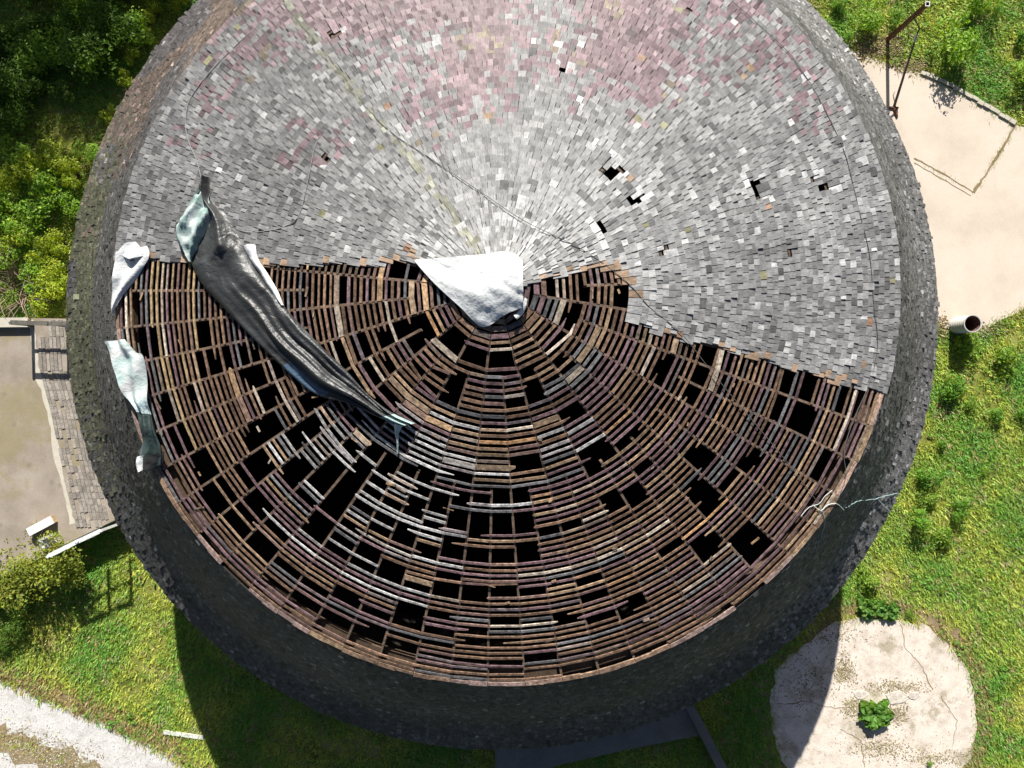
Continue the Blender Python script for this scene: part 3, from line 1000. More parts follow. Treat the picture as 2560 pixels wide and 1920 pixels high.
loft([(362, 1140), (356, 1160), (362, 1180)], [(416, 1128), (416, 1150), (404, 1170)], lambda t_, u, p: (.02, .02, .02), lambda t_, u, p: .12 + .1 * math.sin(math.pi * u) + .05 * fold(p, 6, 3), 5, 10, surf=eave_surf).build('black_knot', M['tarp_black'], o, True)
loft([(356, 1140), (354, 1158), (360, 1178)], [(372, 1134), (370, 1155), (370, 1172)], lambda t_, u, p: (.75, .77, .76), lambda t_, u, p: .22 + .06 * math.sin(math.pi * u) + .05 * fold(p, 6, 8), 5, 6, surf=eave_surf).build('white_knot', M['tarp_white'], o, True)

# ------------------------------------------------------------------ ropes over the roof
def anysurf(px, py):
    p = onroof(px, py)
    phi, s = roof_ps(p.x, p.y)
    if s <= 1.0:
        return p
    for k in range(60):                            # on the flared wall: step along the profile
        u = k / 59
        a = math.atan2(p.y, p.x)
        q = WP(a, u, .03)
        x, y = PX(q)
        if math.hypot(x - 1265, y - 735) >= math.hypot(px - 1265, py - 735):
            return q
    return WP(a, 1, .03)
def rope(pts, r, col, label, n=7):
    mb = MB()
    P = []
    for q in catmull(pts, n):
        p = anysurf(q[0], q[1]) + Vector((0, 0, .034 + r + .006 * N3(q[0] * .1, q[1] * .1, 2)))
        P.append(p)
    mb.tube(P, r, col, 6)
    o = mb.build('rope', M['rope'], smooth=True)
    tag(o, label, 'rope')
    return o
rp = rope([(700, 2), (780, 95), (850, 180), (955, 312), (1080, 400), (1200, 480), (1310, 553), (1450, 622), (1560, 700), (1625, 770), (1700, 832), (1790, 945), (1894, 1068), (1970, 1160), (2030, 1239), (2048, 1262)], .007, (.11, .11, .1),
     'thin dark rope crossing the whole roof from the moss streak to the far lath edge')
rope([(708, 10), (650, 62), (583, 124), (520, 190), (478, 249), (466, 300), (472, 350), (494, 404), (505, 447)], .008, (.3, .3, .29), 'grey rope tied to the top of the black tarpaulin strip')
rope([(801, 342), (788, 370), (770, 459), (755, 520), (739, 552), (700, 572), (661, 579), (625, 582), (595, 575)], .007, (.3, .3, .29), 'grey rope looping over shingles to the side of the black tarpaulin')
rope([(1828, 4), (1906, 74), (1972, 136), (2010, 190), (2042, 241), (2089, 334), (2110, 385), (2124, 435), (2147, 533), (2172, 640), (2182, 757), (2192, 858), (2174, 951), (2132, 1048), (2108, 1126), (2112, 1192), (2089, 1254)], .007, (.13, .13, .13),
     'slack dark rope lying along the eave over shingles and down onto the lath')
rope([(2030, 1262), (2050, 1275), (2066, 1262), (2090, 1258), (2110, 1268)], .009, (.6, .68, .62), 'pale green knotted rope end at the lath edge')
rope([(2115, 1262), (2150, 1240), (2202, 1222), (2228, 1212), (2254, 1205)], .008, (.35, .5, .5), 'blue-green cord stretched over the dark shingle wall')
rope([(2048, 1262), (2060, 1300), (2052, 1340), (2040, 1372)], .007, (.4, .5, .42), 'thin greenish thread hanging from the rope knot down the lath edge')
rope([(2000, 1290), (2020, 1268), (2046, 1258), (2060, 1240), (2078, 1225)], .007, (.6, .66, .62), 'thin whitish thread running through the rope knot at the lath edge')
rope([(2202, 1222), (2216, 1236), (2238, 1252)], .009, (.45, .55, .55), 'short pale cord branching off the blue-green cord')

# ------------------------------------------------------------------ things on the ground
def rect_thing(name, a, b2, w, h, z, col, mat, label, cat):
    mb = MB()
    mb.bar(a + Vector((0, 0, z + h / 2)), b2 + Vector((0, 0, z + h / 2)), w, h, col)
    return tag(mb.build(name, mat), label, cat)
mb = MB()
a, b2 = G(411, 1828), G(510, 1842)
for k in range(6):
    mb.bar(a.lerp(b2, k / 6) + Vector((0, 0, .05 + .002 * (k % 2))), a.lerp(b2, (k + 1.0) / 6) + Vector((0, 0, .05 + .002 * (k % 2))), .13, .04, mulc((.72, .74, .68), U(.94, 1.04)))
tag(mb.build('plank', M['paint']), 'short white painted plank lying on the grass beside the gravel road', 'plank')

for i, (x, y, r, lb) in enumerate([(2240, 1742, .34, 'large flat pale concrete chunk lying beside the burdock on the pad'), (2282, 1737, .2, 'small flat pale concrete chunk next to the large one on the pad'), (2150, 1735, .2, 'pale flat concrete chunk left of the burdock on the pad, half buried in dirt')]):
    o = G(x, y)
    mb = MB()
    n_ = 9
    ring = []
    for k in range(n_):
        a = k * 2 * math.pi / n_
        rr_ = r * U(.75, 1.1)
        ring.append(Vector((math.cos(a) * rr_ * 1.25, math.sin(a) * rr_ * .75, 0)))
    up = Vector((0, 0, .066))
    mb.face([p * .9 + up for p in ring], (.66, .6, .52))
    for k in range(n_):
        k2 = (k + 1) % n_
        mb.face([ring[k] + Vector((0, 0, .04)), ring[k2] + Vector((0, 0, .04)), ring[k2] * .9 + up, ring[k] * .9 + up], (.6, .55, .48))
    ob = mb.build('concrete_chunk', M['board'])
    ob.location = (o.x, o.y, 0)
    tag(ob, lb.replace('left of the', 'beside the') if False else lb.replace(' left of the burdock', ' near the shadow edge'), 'rubble')

# rusty square post with a hollow top, its prop pole and fork
base = G(2216, 102)
base.z = 0
post = tag(empty('rusty_post', base), 'tall rusty square steel post standing by the pale concrete apron', 'post')
mb = MB()
H = 2.3
w = .05
for dx, dy, ex, ey in ((-w, 0, .006, w), (w, 0, .006, w), (0, -w, w, .006), (0, w, w, .006)):
    mb.box(Vector((dx, dy, H / 2)), Vector((ex, 0, 0)), Vector((0, ey, 0)), Vector((0, 0, H / 2)), (1, 1, 1))
mb.build('tube', M['rust'], post)
mb = MB()
for dx, dy, ex, ey in ((-w - .01, 0, .01, w + .02), (w + .01, 0, .01, w + .02), (0, -w - .01, w, .01), (0, w + .01, w, .01)):
    mb.box(Vector((dx, dy, H + .005)), Vector((ex, 0, 0)), Vector((0, ey, 0)), Vector((0, 0, .012)), (.8, .82, .8))
mb.build('rim', M['paint'], post)
mb = MB()
mb.box(Vector((.11, .02, H - .55)), Vector((.05, 0, 0)), Vector((0, .03, 0)), Vector((0, 0, .05)), (1, 1, 1))
mb.build('bracket', M['rust'], post)
pa, pb = G(2232, 272), G(2290, 92, 1.2)
pa.z = .05
pole = tag(empty('prop_pole', pa), 'thin weathered pole leaning from the apron towards the rusty post', 'pole')
d = pb - pa
mb = MB()
mb.tube([d * t_ + Vector((.02 * N3(t_ * 5, 0, 1), .02 * N3(t_ * 5, 3, 1), 0)) for t_ in [i / 10 for i in range(11)]], .045, (.16, .12, .09), 7, .028)
mb.build('shaft', M['bark'], pole)
mb = MB()
mb.tube([d * .93, d * 1.0, d * 1.04], .04, (.62, .6, .55), 7)
mb.build('white_band', M['bark'], pole)
mb = MB()
e = G(2299, 70, 1.35) - pa
mb.tube([d * 1.0, e, G(2276, 30, 1.75) - pa], .03, (.1, .08, .06), 6, .02)
mb.tube([d * .98, G(2272, 85, 1.0) - pa, G(2268, 110, .8) - pa], .02, (.1, .08, .06), 6, .01)
mb.build('fork', M['bark'], pole)
mb = MB()
mb.bar(Vector((-.16, .02, .03)), Vector((.14, .0, .03)), .05, .05, (1, 1, 1))
mb.tube([Vector((0, 0, .0)), Vector((.05, -.14, .03)), Vector((.1, -.28, .01))], .05, (1, 1, 1), 7)
mb.build('foot', M['rust'], pole)

# corrugated upright pipe
pc = G(2390, 814)
pc.z = .0
pipe = tag(empty('pipe', pc), 'short white corrugated pipe standing upright at the edge of the concrete apron', 'pipe')
def lathe(prof, mat, name, parent, n=28):
    mb = MB()
    for i in range(len(prof) - 1):
        for k in range(n):
            a0, a1 = k * 2 * math.pi / n, (k + 1) * 2 * math.pi / n
            (r0, z0), (r1, z1) = prof[i], prof[i + 1]
            mb.face([(r0 * math.cos(a0), r0 * math.sin(a0), z0), (r0 * math.cos(a1), r0 * math.sin(a1), z0), (r1 * math.cos(a1), r1 * math.sin(a1), z1), (r1 * math.cos(a0), r1 * math.sin(a0), z1)], (1, 1, 1))
    return mb.build(name, mat, parent)
PH = .84
prof = []
for k in range(57):
    z = PH * k / 56
    prof.append((.268 + .016 * math.cos(k * math.pi / 3), z))
lathe(prof, M['pipe'], 'corrugated_shell', pipe)
lathe([(.255, PH - .002), (.252, .02), (0.001, .02)], M['rust'], 'lining', pipe)
lathe([(.284, PH - .02), (.29, PH), (.285, PH + .012), (.255, PH + .012), (.255, PH - .01)], M['pipe'], 'lip', pipe)

# white topped wooden box on the ramp
a, b2 = G(70, 1331, RH + .24), G(130, 1299, RH + .24)
mid = (a + b2) / 2
bx = tag(empty('box_bench', (mid.x, mid.y, RH)), 'long wooden box with a bright white lid on the ramp edge', 'box')
dv = (b2 - a)
dv.z = 0
dv.normalize()
sv = Vector((-dv.y, dv.x, 0))
hl = (b2 - a).length / 2
mb = MB()
mb.box(Vector((0, 0, .11)), dv * hl * .95, sv * .11, Vector((0, 0, .105)), (.5, .36, .2))
mb.build('case', M['board'], bx)
mb = MB()
mb.box(Vector((0, 0, .235)), dv * hl, sv * .13, Vector((0, 0, .018)), (.85, .86, .86))
mb.build('lid', M['paint'], bx)

def railing(name, pts, h, base, cols, label, nr=(.95, .5), post_w=.08, mat=None):
    mat = mat or M['paint']
    q = [G(*p, base) for p in pts]
    r_ = tag(empty(name, q[0]), label, 'railing')
    o = q[0]
    for p in q:
        mb = MB()
        l = p - o
        mb.bar(l, l + Vector((U(-.02, .02), U(-.02, .02), h)), post_w, post_w, cols)
        mb.build('post', mat, r_)
    for i in range(len(q) - 1):
        for k in nr:
            mb = MB()
            z = Vector((0, 0, h * k))
            mb.bar(q[i] - o + z + Vector((0, 0, U(-.02, .02))), q[i + 1] - o + z + Vector((0, 0, U(-.02, .02))), .13 if k > .8 else .06, .045, mulc(cols, U(.9, 1.05)))
            mb.build('rail', mat, r_)
    return r_
railing('railing', [(168, 1372), (236, 1338), (292, 1312)], .95, RH, (.72, .74, .72), 'weathered white railing along the lower edge of the ramp')
railing('railing', [(82, 812), (170, 815), (250, 815)], 1.05, RH, (.16, .15, .13), 'dark two-rail railing behind the bush at the upper edge of the ramp', mat=M['board'])
# fallen white railing panel at the ramp edge
fp = G(118, 1352, RH + .3)
fr = tag(empty('fallen_panel', (fp.x, fp.y, RH)), 'broken white railing panel collapsed at the ramp edge among the bushes', 'railing')
for (x0, y0, x1, y1, z0, z1) in ((96, 1352, 132, 1336, .25, .45), (100, 1362, 136, 1348, .1, .3), (108, 1374, 140, 1352, .1, .2), (100, 1350, 112, 1374, .15, .2), (124, 1338, 136, 1356, .4, .25), (110, 1346, 124, 1366, .3, .2)):
    mb = MB()
    mb.bar(G(x0, y0, RH + z0) - fr.location, G(x1, y1, RH + z1) - fr.location, .07, .035, mulc((.72, .73, .74), U(.85, 1.05)))
    mb.build('slat', M['paint'], fr)

# ------------------------------------------------------------------ plants
def leafc(base, v=.35):
    k = math.exp(R.gauss(0, v * .6))
    return clampc((base[0] * k * U(.85, 1.2), base[1] * k, base[2] * k * U(.7, 1.2)))
def add_leaf(mb, p, nrm, size, col, asp=.55):
    nrm = nrm.normalized()
    a = nrm.cross(Vector((U(-1, 1), U(-1, 1), U(-1, 1))))
    if a.length < 1e-3:
        return
    a.normalize()
    b_ = nrm.cross(a)
    l, w_ = size, size * asp
    q0, q1, q2, q3 = p - a * l * .5, p + b_ * w_ * .5 + nrm * l * .06, p + a * l * .5 - nrm * l * .1, p - b_ * w_ * .5 + nrm * l * .06
    mb.face([q0, q1, q2], col)
    mb.face([q0, q2, q3], col)
def bush_mesh(kind, r, h, nleaf, size, base, seed, lumps=7):
    mb = MB()
    L = []
    for k in range(lumps):
        a = U(0, 2 * math.pi)
        d_ = U(.1, .72) * r
        L.append((Vector((math.cos(a) * d_, math.sin(a) * d_, h * U(.35, .85))), U(.28, .5) * r))
    for i in range(nleaf):
        c, rr = R.choice(L)
        v = Vector((R.gauss(0, 1), R.gauss(0, 1), R.gauss(0, 1))).normalized()
        rad = rr * U(.55, 1.08)
        p = c + Vector((v.x * rad, v.y * rad, v.z * rad * .8))
        if p.z < .02:
            p.z = U(.02, .2)
        n_ = v * .6 + Vector((U(-.5, .5), U(-.5, .5), U(.3, 1.2)))
        add_leaf(mb, p, n_, size * U(.6, 1.3), leafc(base), U(.4, .65))
    st = MB()
    for c, rr in L:
        st.tube([Vector((U(-.05, .05), U(-.05, .05), 0)), c * .5 + Vector((0, 0, .05)), c], .02 * (1 + h * .4), (.1, .08, .05), 5, .006)
    return mb.mesh('foliage_%s' % kind, M['leaf']), st.mesh('stems_%s' % kind, M['bark'])

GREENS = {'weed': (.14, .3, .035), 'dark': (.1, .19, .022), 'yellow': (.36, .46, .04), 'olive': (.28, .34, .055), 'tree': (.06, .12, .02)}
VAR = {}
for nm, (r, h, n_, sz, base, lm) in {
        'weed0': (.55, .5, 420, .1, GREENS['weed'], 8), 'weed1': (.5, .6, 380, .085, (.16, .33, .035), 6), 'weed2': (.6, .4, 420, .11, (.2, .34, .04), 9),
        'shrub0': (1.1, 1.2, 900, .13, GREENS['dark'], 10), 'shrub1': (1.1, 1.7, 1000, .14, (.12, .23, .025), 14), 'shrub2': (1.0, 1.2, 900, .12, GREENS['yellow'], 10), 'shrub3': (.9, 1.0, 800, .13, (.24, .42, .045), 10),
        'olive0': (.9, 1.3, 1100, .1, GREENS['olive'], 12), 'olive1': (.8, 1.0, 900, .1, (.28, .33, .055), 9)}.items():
    VAR[nm] = bush_mesh(nm, r, h, n_, sz, base, 0, lm)
ORD = ['nearest', 'second nearest', 'third nearest', 'fourth nearest', 'fifth nearest', 'sixth nearest', 'seventh nearest', 'eighth nearest', 'ninth nearest', 'tenth nearest']
def ranked(spots, marks):
    """for each (x, y, ...): its closest landmark and its rank among the plants that share that landmark"""
    own = []
    for q in spots:
        i = min(range(len(marks)), key=lambda m_: math.hypot(marks[m_][0] - q[0], marks[m_][1] - q[1]))
        own.append((i, math.hypot(marks[i][0] - q[0], marks[i][1] - q[1])))
    out = []
    for i, d_ in own:
        rk = sum(1 for j, e_ in own if j == i and e_ < d_)
        out.append('%s to %s' % (ORD[min(rk, 9)], marks[i][2]))
    return out
def plant(var, x, y, scale, label, cat, group, name='bush', h=0.0):
    p = G(x, y, h)
    e = empty(name, (p.x, p.y, h))
    e.rotation_euler = (0, 0, U(0, 6.28))
    e.scale = (scale, scale, scale * U(.85, 1.15))
    tag(e, label, cat, group)
    for nm, me in zip(('foliage', 'stem'), VAR[var]):
        o = bpy.data.objects.new(nm, me)
        C.objects.link(o)
        o.parent = e
    return e
# weeds on the sunny grass, right of the building
WS = [(2411, 873, 55), (2505, 904, 48), (2369, 974, 50), (2423, 1017, 26), (2485, 1040, 32), (2551, 1036, 28), (2306, 1192, 44), (2312, 1245, 34), (2396, 1262, 36), (2283, 1303, 48), (2341, 1338, 42),
                (2163, 1447, 38), (2271, 1537, 18), (2353, 1474, 14), (2376, 1290, 28), (2460, 1180, 18), (2350, 1112, 20)]
for (x, y, r), wh in zip(WS, ranked(WS, [(2410, 815, 'the white pipe'), (2300, 1200, 'the blue-green cord end'), (2250, 1560, 'the round pad')])):
    plant(R.choice(('weed0', 'weed1', 'weed2')), x, y, r / 75 / .6, 'leafy green weed clump on the grass strip, ' + wh, 'weed', 'weeds on the sunlit grass strip', 'weed_clump')
plant('weed1', 2318, 1906, .3, 'small green weed sprouting alone through the crumbling round pad', 'weed', None, 'weed_clump', .045)
WS = [(2361, 120, 55), (2431, 89, 38), (2547, 101, 46), (2236, 46, 44), (2162, 50, 40), (2439, 12, 40), (2120, 97, 26), (2545, 190, 34), (2090, 20, 34), (2490, 30, 28)]
for (x, y, r), wh in zip(WS, ranked(WS, [(2220, 95, 'the rusty post'), (2536, 312, 'the corner of the apron joint')])):
    plant(R.choice(('weed0', 'weed1', 'shrub3')), x, y, r / 75 / .75, 'bushy weed beyond the apron, ' + wh, 'weed', 'weeds beyond the apron', 'weed_clump')
# vine and bushes on the lower ramp edge
WS = [(155, 1319, 48), (97, 1372, 52), (187, 1385, 60), (30, 1455, 50), (120, 1420, 60), (205, 1430, 36), (60, 1410, 44), (150, 1360, 40)]
for (x, y, r), wh in zip(WS, ranked(WS, [(230, 1330, 'the white railing'), (100, 1315, 'the white-lidded box')])):
    plant(R.choice(('olive0', 'olive1')), x, y, r / 75 / .68, 'yellow-green bush against the lower ramp edge, ' + wh, 'bush', 'bushes along the lower ramp edge', h=0.0)
WS = [(20, 1500, 50), (50, 1560, 40), (12, 1600, 36), (90, 1500, 36)]
for (x, y, r), wh in zip(WS, ranked(WS, [(100, 1315, 'the white-lidded box')])):
    plant('shrub0', x, y, r / 75 / 1.0, 'dark green bush in the grass below the ramp, ' + wh, 'bush', 'dark bushes below the ramp')
# thicket on the left
WS = [(150, 745, 62, 'shrub2'), (110, 700, 52, 'shrub3'), (175, 690, 52, 'shrub2'), (20, 640, 60, 'shrub3'), (100, 560, 66, 'shrub3'), (165, 610, 44, 'shrub2'), (30, 540, 66, 'shrub3'), (150, 490, 60, 'shrub3'),
                   (200, 440, 50, 'shrub2'), (90, 450, 60, 'shrub2'), (30, 740, 40, 'shrub3'), (235, 390, 40, 'shrub3'), (60, 610, 50, 'shrub2'), (120, 640, 46, 'shrub2'), (10, 470, 56, 'shrub2'), (60, 390, 50, 'shrub3'), (135, 400, 46, 'shrub2'), (195, 520, 40, 'shrub3')]
for (x, y, r, v), wh in zip(WS, ranked(WS, [(170, 800, 'the dark ramp railing'), (50, 700, 'the dead twigs'), (280, 330, 'the brown-stained wall')])):
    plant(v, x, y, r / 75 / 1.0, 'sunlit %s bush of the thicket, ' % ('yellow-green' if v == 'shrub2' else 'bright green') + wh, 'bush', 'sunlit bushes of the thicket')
for _ in range(70):
    x, y = U(-60, 440), U(-60, 400)
    if x > 440 - max(0, y) * .75:
        continue
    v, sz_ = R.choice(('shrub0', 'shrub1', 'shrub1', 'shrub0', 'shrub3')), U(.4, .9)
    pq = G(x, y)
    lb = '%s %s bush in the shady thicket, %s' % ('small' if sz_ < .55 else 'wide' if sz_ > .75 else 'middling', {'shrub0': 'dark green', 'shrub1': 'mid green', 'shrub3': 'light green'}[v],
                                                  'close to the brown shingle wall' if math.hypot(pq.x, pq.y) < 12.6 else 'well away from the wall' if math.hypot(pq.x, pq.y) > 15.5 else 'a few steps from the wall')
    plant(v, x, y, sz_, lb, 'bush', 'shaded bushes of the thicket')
for x, y, r in [(400, 40, 34), (345, 150, 26), (318, 205, 26), (455, 5, 36), (372, 95, 22), (280, 290, 26)]:
    plant('shrub2', x, y, r / 75 / .9, 'yellow-green bush catching sun right against the flared shingle wall', 'bush', 'sunlit bushes at the wall')
# tall trees beyond the top left of the view: they cast the shade on the thicket
def tree(x, y, h, r, label):
    e = tag(empty('tree', (x, y, 0)), label, 'tree', 'shade trees beyond the thicket')
    tk, cr = MB(), MB()
    tk.tube([Vector((0, 0, 0)), Vector((U(-.2, .2), U(-.2, .2), h * .4)), Vector((U(-.4, .4), U(-.4, .4), h * .8))], .24, (.09, .07, .05), 9, .08)
    L = []
    for k in range(16):
        a = k * 2.4 + U(-.3, .3)
        z = h * U(.42, .95)
        d_ = r * U(.3, .85) * (1.15 - abs(z / h - .62))
        c = Vector((math.cos(a) * d_, math.sin(a) * d_, z))
        L.append((c, r * U(.28, .46)))
        tk.tube([Vector((0, 0, z * .62)), c * .5 + Vector((0, 0, z * .42)), c], .07, (.09, .07, .05), 6, .02)
    for i in range(3600):
        c, rr = R.choice(L)
        v = Vector((R.gauss(0, 1), R.gauss(0, 1), R.gauss(0, 1))).normalized()
        add_leaf(cr, c + v * rr * U(.3, 1.1), v + Vector((0, 0, .8)), U(.2, .42), leafc(GREENS['tree']))
    tk.build('trunk', M['bark'], e)
    cr.build('crown', M['leaf'], e)
for i, (x, y, h, r) in enumerate([(-20.5, 19.4, 8.8, 3.5), (-15.6, 20.4, 9.6, 3.4), (-11.4, 22.2, 9.8, 2.8), (-25.5, 18.0, 8.5, 3.0)]):
    tree(x, y, h, r, 'tall leafy tree shading the thicket beside the round building')
# bare dead twigs in the thicket
for cx0, cy0, lb in ((50, 690, 'largest bare brown tangle of dead twigs among the sunlit thicket bushes'), (18, 730, 'bare brown dead twigs beside the upper ramp step'), (70, 745, 'bare brown dead twigs next to the dark ramp railing')):
    mb = MB()
    o = G(cx0, cy0)
    for k in range(26):
        a = U(0, 6.28)
        l = U(.4, 1.1)
        p0 = Vector((U(-.2, .2), U(-.2, .2), 0))
        p1 = p0 + Vector((math.cos(a) * l * .6, math.sin(a) * l * .6, U(.3, .9)))
        p2 = p1 + Vector((math.cos(a + U(-.7, .7)) * l * .5, math.sin(a + U(-.7, .7)) * l * .5, U(-.1, .3)))
        mb.tube([p0, p1, p2], .014, mulc((.34, .24, .2), U(.7, 1.2)), 4, .005)
    ob = mb.build('dead_brush', M['bark'])
    ob.location = (o.x, o.y, 0)
    tag(ob, lb, 'brush', 'dead twigs above the ramp')

# broad-leaved rosettes
def rosette(x, y, n, r, label, h):
    p = G(x, y, h)
    e = tag(empty('burdock_plant', (p.x, p.y, h)), label, 'plant')
    for k in range(n):
        a = k * 2.399 + U(-.2, .2)
        ring = k / n
        l = r * (1.05 - .45 * ring) * U(.85, 1.12)
        wd = l * U(.5, .62)
        up = .18 + .75 * ring
        mb = MB()
        d_ = Vector((math.cos(a), math.sin(a), 0))
        s_ = Vector((-d_.y, d_.x, 0))
        col = leafc((.13, .27, .045), .2)
        rows = []
        for i in range(7):
            t_ = i / 6
            wv = wd * .5 * math.sin(math.pi * min(1, t_ * .9 + .08)) ** .7 * (1 if i < 6 else .15)
            z = .06 + l * (up * t_ - .75 * up * t_ * t_) * .9 + .12 * ring
            c = d_ * (l * (.12 + .88 * t_)) + Vector((0, 0, z))
            ru = .03 * math.sin(i * 2.1 + k)
            rows.append((c - s_ * wv + Vector((0, 0, .05 * l + ru)), c + Vector((0, 0, -.02)), c + s_ * wv + Vector((0, 0, .05 * l - ru))))
        for i in range(6):
            for j in range(2):
                mb.face([rows[i][j], rows[i + 1][j], rows[i + 1][j + 1], rows[i][j + 1]], mulc(col, U(.88, 1.12)))
        mb.tube([Vector((0, 0, .02)), rows[0][1]], .016, (.2, .28, .08), 5)
        mb.build('leaf', M['leaf'], e)
rosette(2182, 1781, 22, .62, 'lush broad-leaved burdock growing in the middle of the round concrete pad', .045)
rosette(2165, 1515, 13, .48, 'broad-leaved burdock at the far edge of the round pad', 0)
rosette(2215, 1522, 12, .45, 'second broad-leaved burdock at the far edge of the pad, on its sunny side', 0)

# ------------------------------------------------------------------ grass and stones
def blocked(x, y):
    return inpoly(x, y, APRON) or inpoly(x, y, PAD) or inpoly(x, y, RAMP) or inpoly(x, y, ROAD)
gm = MB()
cnt = 0
rngs = [(-80, 560), (1900, 2640)]
def tuft(x, y, sc_=1.0, dry=0.0):
    p = G(x, y)
    if math.hypot(p.x, p.y) < 10.15:
        return
    n1 = N3(p.x * .55, p.y * .55, 2)
    n2 = N3(p.x * 1.7, p.y * 1.7, 6) + .6 * N3(p.x * 4.3, p.y * 4.3, 12)
    if n1 + .5 * n2 < -.42 and R.random() < .8:
        return
    base = mixc((.45, .53, .1), (.17, .38, .06), max(0, min(1, .5 + n1 * 1.6 + .6 * n2)))
    if n2 > .3 and R.random() < .4: base = (.45, .4, .2)
    if dry and R.random() < dry: base = (.4, .32, .15)
    for _ in range(4):
        a = U(0, 6.28)
        l = U(.07, .2) * sc_
        wv = U(.012, .026) * sc_
        d_ = Vector((math.cos(a), math.sin(a), 0))
        s_ = Vector((-d_.y, d_.x, 0)) * wv
        o = p + Vector((U(-.06, .06), U(-.06, .06), 0))
        c = leafc(base, .3)
        gm.face([o - s_, o + s_, o + d_ * l * U(.4, 1) + Vector((0, 0, l * U(.35, .8)))], c)
for _ in range(190000):
    if cnt > 60000:
        break
    x, y = U(-80, 2640), U(-60, 1980)
    if math.hypot((x - 1256), (y - 757)) < 1010 or blocked(x, y):
        continue
    cnt += 1
    dry = .0
    if seg_d(x, y, [(0, 1690), (155, 1752), (292, 1810), (428, 1880)]) < 40: dry = .6
    if seg_d(x, y, PAD[:10]) < 40: dry = .5
    tuft(x, y, 1.0, dry)
for _ in range(2600):                              # grass creeping over the slab edges
    ed = R.choice((PAD, PAD, APRON[:6], APRON[9:14], ROAD[:6]))
    i = R.randrange(len(ed) - 1)
    t_ = R.random()
    tuft(ed[i][0] + (ed[i + 1][0] - ed[i][0]) * t_ + R.gauss(0, 7), ed[i][1] + (ed[i + 1][1] - ed[i][1]) * t_ + R.gauss(0, 6), .9, .45)
for _ in range(26000):                             # low broad-leaved weeds among the grass
    x, y = U(-80, 2640), U(-60, 1980)
    if math.hypot((x - 1256), (y - 757)) < 1010 or blocked(x, y):
        continue
    p = G(x, y)
    if N3(p.x * .8, p.y * .8, 17) + .6 * N3(p.x * 2.6, p.y * 2.6, 3) < .12:
        continue
    for _k in range(3):
        add_leaf(gm, p + Vector((U(-.07, .07), U(-.07, .07), U(.05, .14))), Vector((U(-.5, .5), U(-.5, .5), 1)), U(.05, .12), leafc((.15, .33, .05), .3), U(.4, .7))
# weeds along the joints and the road's middle
for pl, n_, sp in (([(2283, 396), (2431, 482)], 60, 3), ([(2431, 482), (2470, 425), (2500, 375)], 170, 5), ([(2500, 375), (2538, 312)], 60, 3), ([(0, 1842), (110, 1876), (230, 1930)], 260, 16), ([(93, 928), (116, 1000), (128, 1048), (148, 1165), (171, 1262)], 0, 2)):
    for _ in range(n_):
        i = R.randrange(len(pl) - 1)
        t_ = R.random()
        tuft(pl[i][0] + (pl[i + 1][0] - pl[i][0]) * t_ + R.gauss(0, sp), pl[i][1] + (pl[i + 1][1] - pl[i][1]) * t_ + R.gauss(0, sp), .8, .55)
tag(gm.build('grass', M['blade']), 'short rough yellow-green grass around the building', 'grass', kind='stuff')
sm = MB()
for _ in range(5000):
    x, y = U(-60, 620), U(1640, 1960)
    if not inpoly(x, y, ROAD):
        continue
    p = G(x, y)
    r_ = U(.008, .03)
    v = U(.35, .75)
    c = (v, v * .97, v * .92)
    a = U(0, 6.28)
    q = [p + Vector((math.cos(a + k * 2.09) * r_, math.sin(a + k * 2.09) * r_, .01)) for k in range(3)]
    top = p + Vector((0, 0, .012 + r_ * .8))
    for k in range(3):
        sm.face([q[k], q[(k + 1) % 3], top], c)
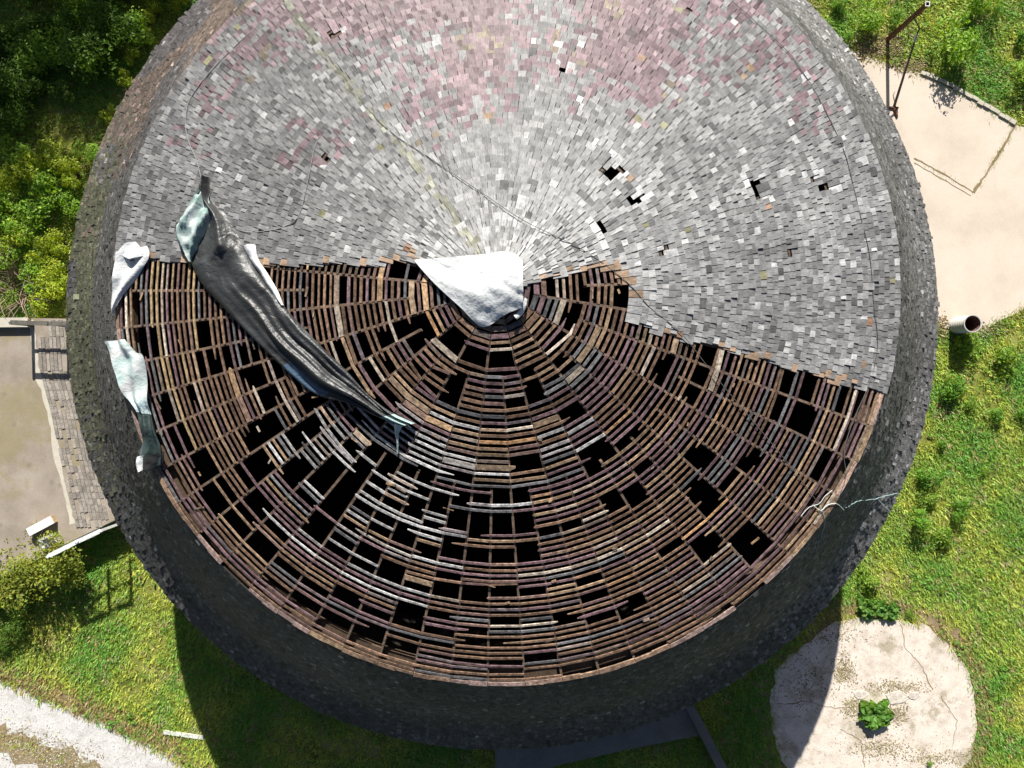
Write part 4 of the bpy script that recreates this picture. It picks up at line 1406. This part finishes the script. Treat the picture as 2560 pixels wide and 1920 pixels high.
for _ in range(1500):
    x, y = U(1920, 2440), U(1540, 1960)
    if not inpoly(x, y, PAD):
        continue
    p = G(x, y)
    if N3(p.x * 1.3, p.y * 1.3, 4) < .0:
        continue
    r_ = U(.008, .03)
    v = U(.2, .6)
    a = U(0, 6.28)
    q = [p + Vector((math.cos(a + k * 2.09) * r_, math.sin(a + k * 2.09) * r_, .04)) for k in range(3)]
    top = p + Vector((0, 0, .048 + r_ * .7))
    for k in range(3):
        sm.face([q[k], q[(k + 1) % 3], top], (v, v * .9, v * .8))
def crumbs(cx0, cy0, sx0, sy0, n_, z, cols, rmax=.035):
    for _ in range(n_):
        p = G(cx0 + R.gauss(0, sx0), cy0 + R.gauss(0, sy0))
        r_ = U(.008, rmax)
        c = mulc(R.choice(cols), U(.7, 1.25))
        a = U(0, 6.28)
        q = [p + Vector((math.cos(a + k * 2.09) * r_ * U(.6, 1.6), math.sin(a + k * 2.09) * r_ * U(.6, 1.6), z)) for k in range(3)]
        top = p + Vector((0, 0, z + .004 + r_ * .5))
        for k in range(3):
            sm.face([q[k], q[(k + 1) % 3], top], c)
SOIL = ((.3, .25, .16), (.4, .34, .23), (.24, .19, .12), (.36, .33, .16))
for cx0, cy0, sx0, sy0, n_ in ((2108, 1676, 14, 18, 700), (2240, 1716, 38, 9, 600), (2130, 1768, 15, 13, 450), (2242, 1784, 16, 15, 550), (2200, 1868, 38, 14, 700), (2330, 1895, 45, 12, 600), (2080, 1590, 40, 12, 350), (2010, 1700, 40, 45, 500)):
    crumbs(cx0, cy0, sx0, sy0, n_, .045, SOIL)
for _ in range(60):
    t_ = R.random()
    crumbs(10 + 250 * t_, 1846 + 80 * t_, 26, 24, 30, .016, SOIL + ((.6, .58, .55), (.7, .68, .65)))
for cx0, cy0, sx0, sy0, n_ in ((2215, 118, 22, 14, 900), (2275, 165, 22, 10, 500), (2160, 130, 18, 14, 400), (2350, 812, 12, 14, 250), (2440, 826, 40, 8, 250)):
    crumbs(cx0, cy0, sx0, sy0, n_, .052, ((.3, .22, .13), (.42, .34, .2), (.2, .14, .09), (.5, .42, .27)), .05)
tag(sm.build('loose_stones', M['board']), 'loose pale gravel stones on the road and pad', 'gravel', kind='stuff')
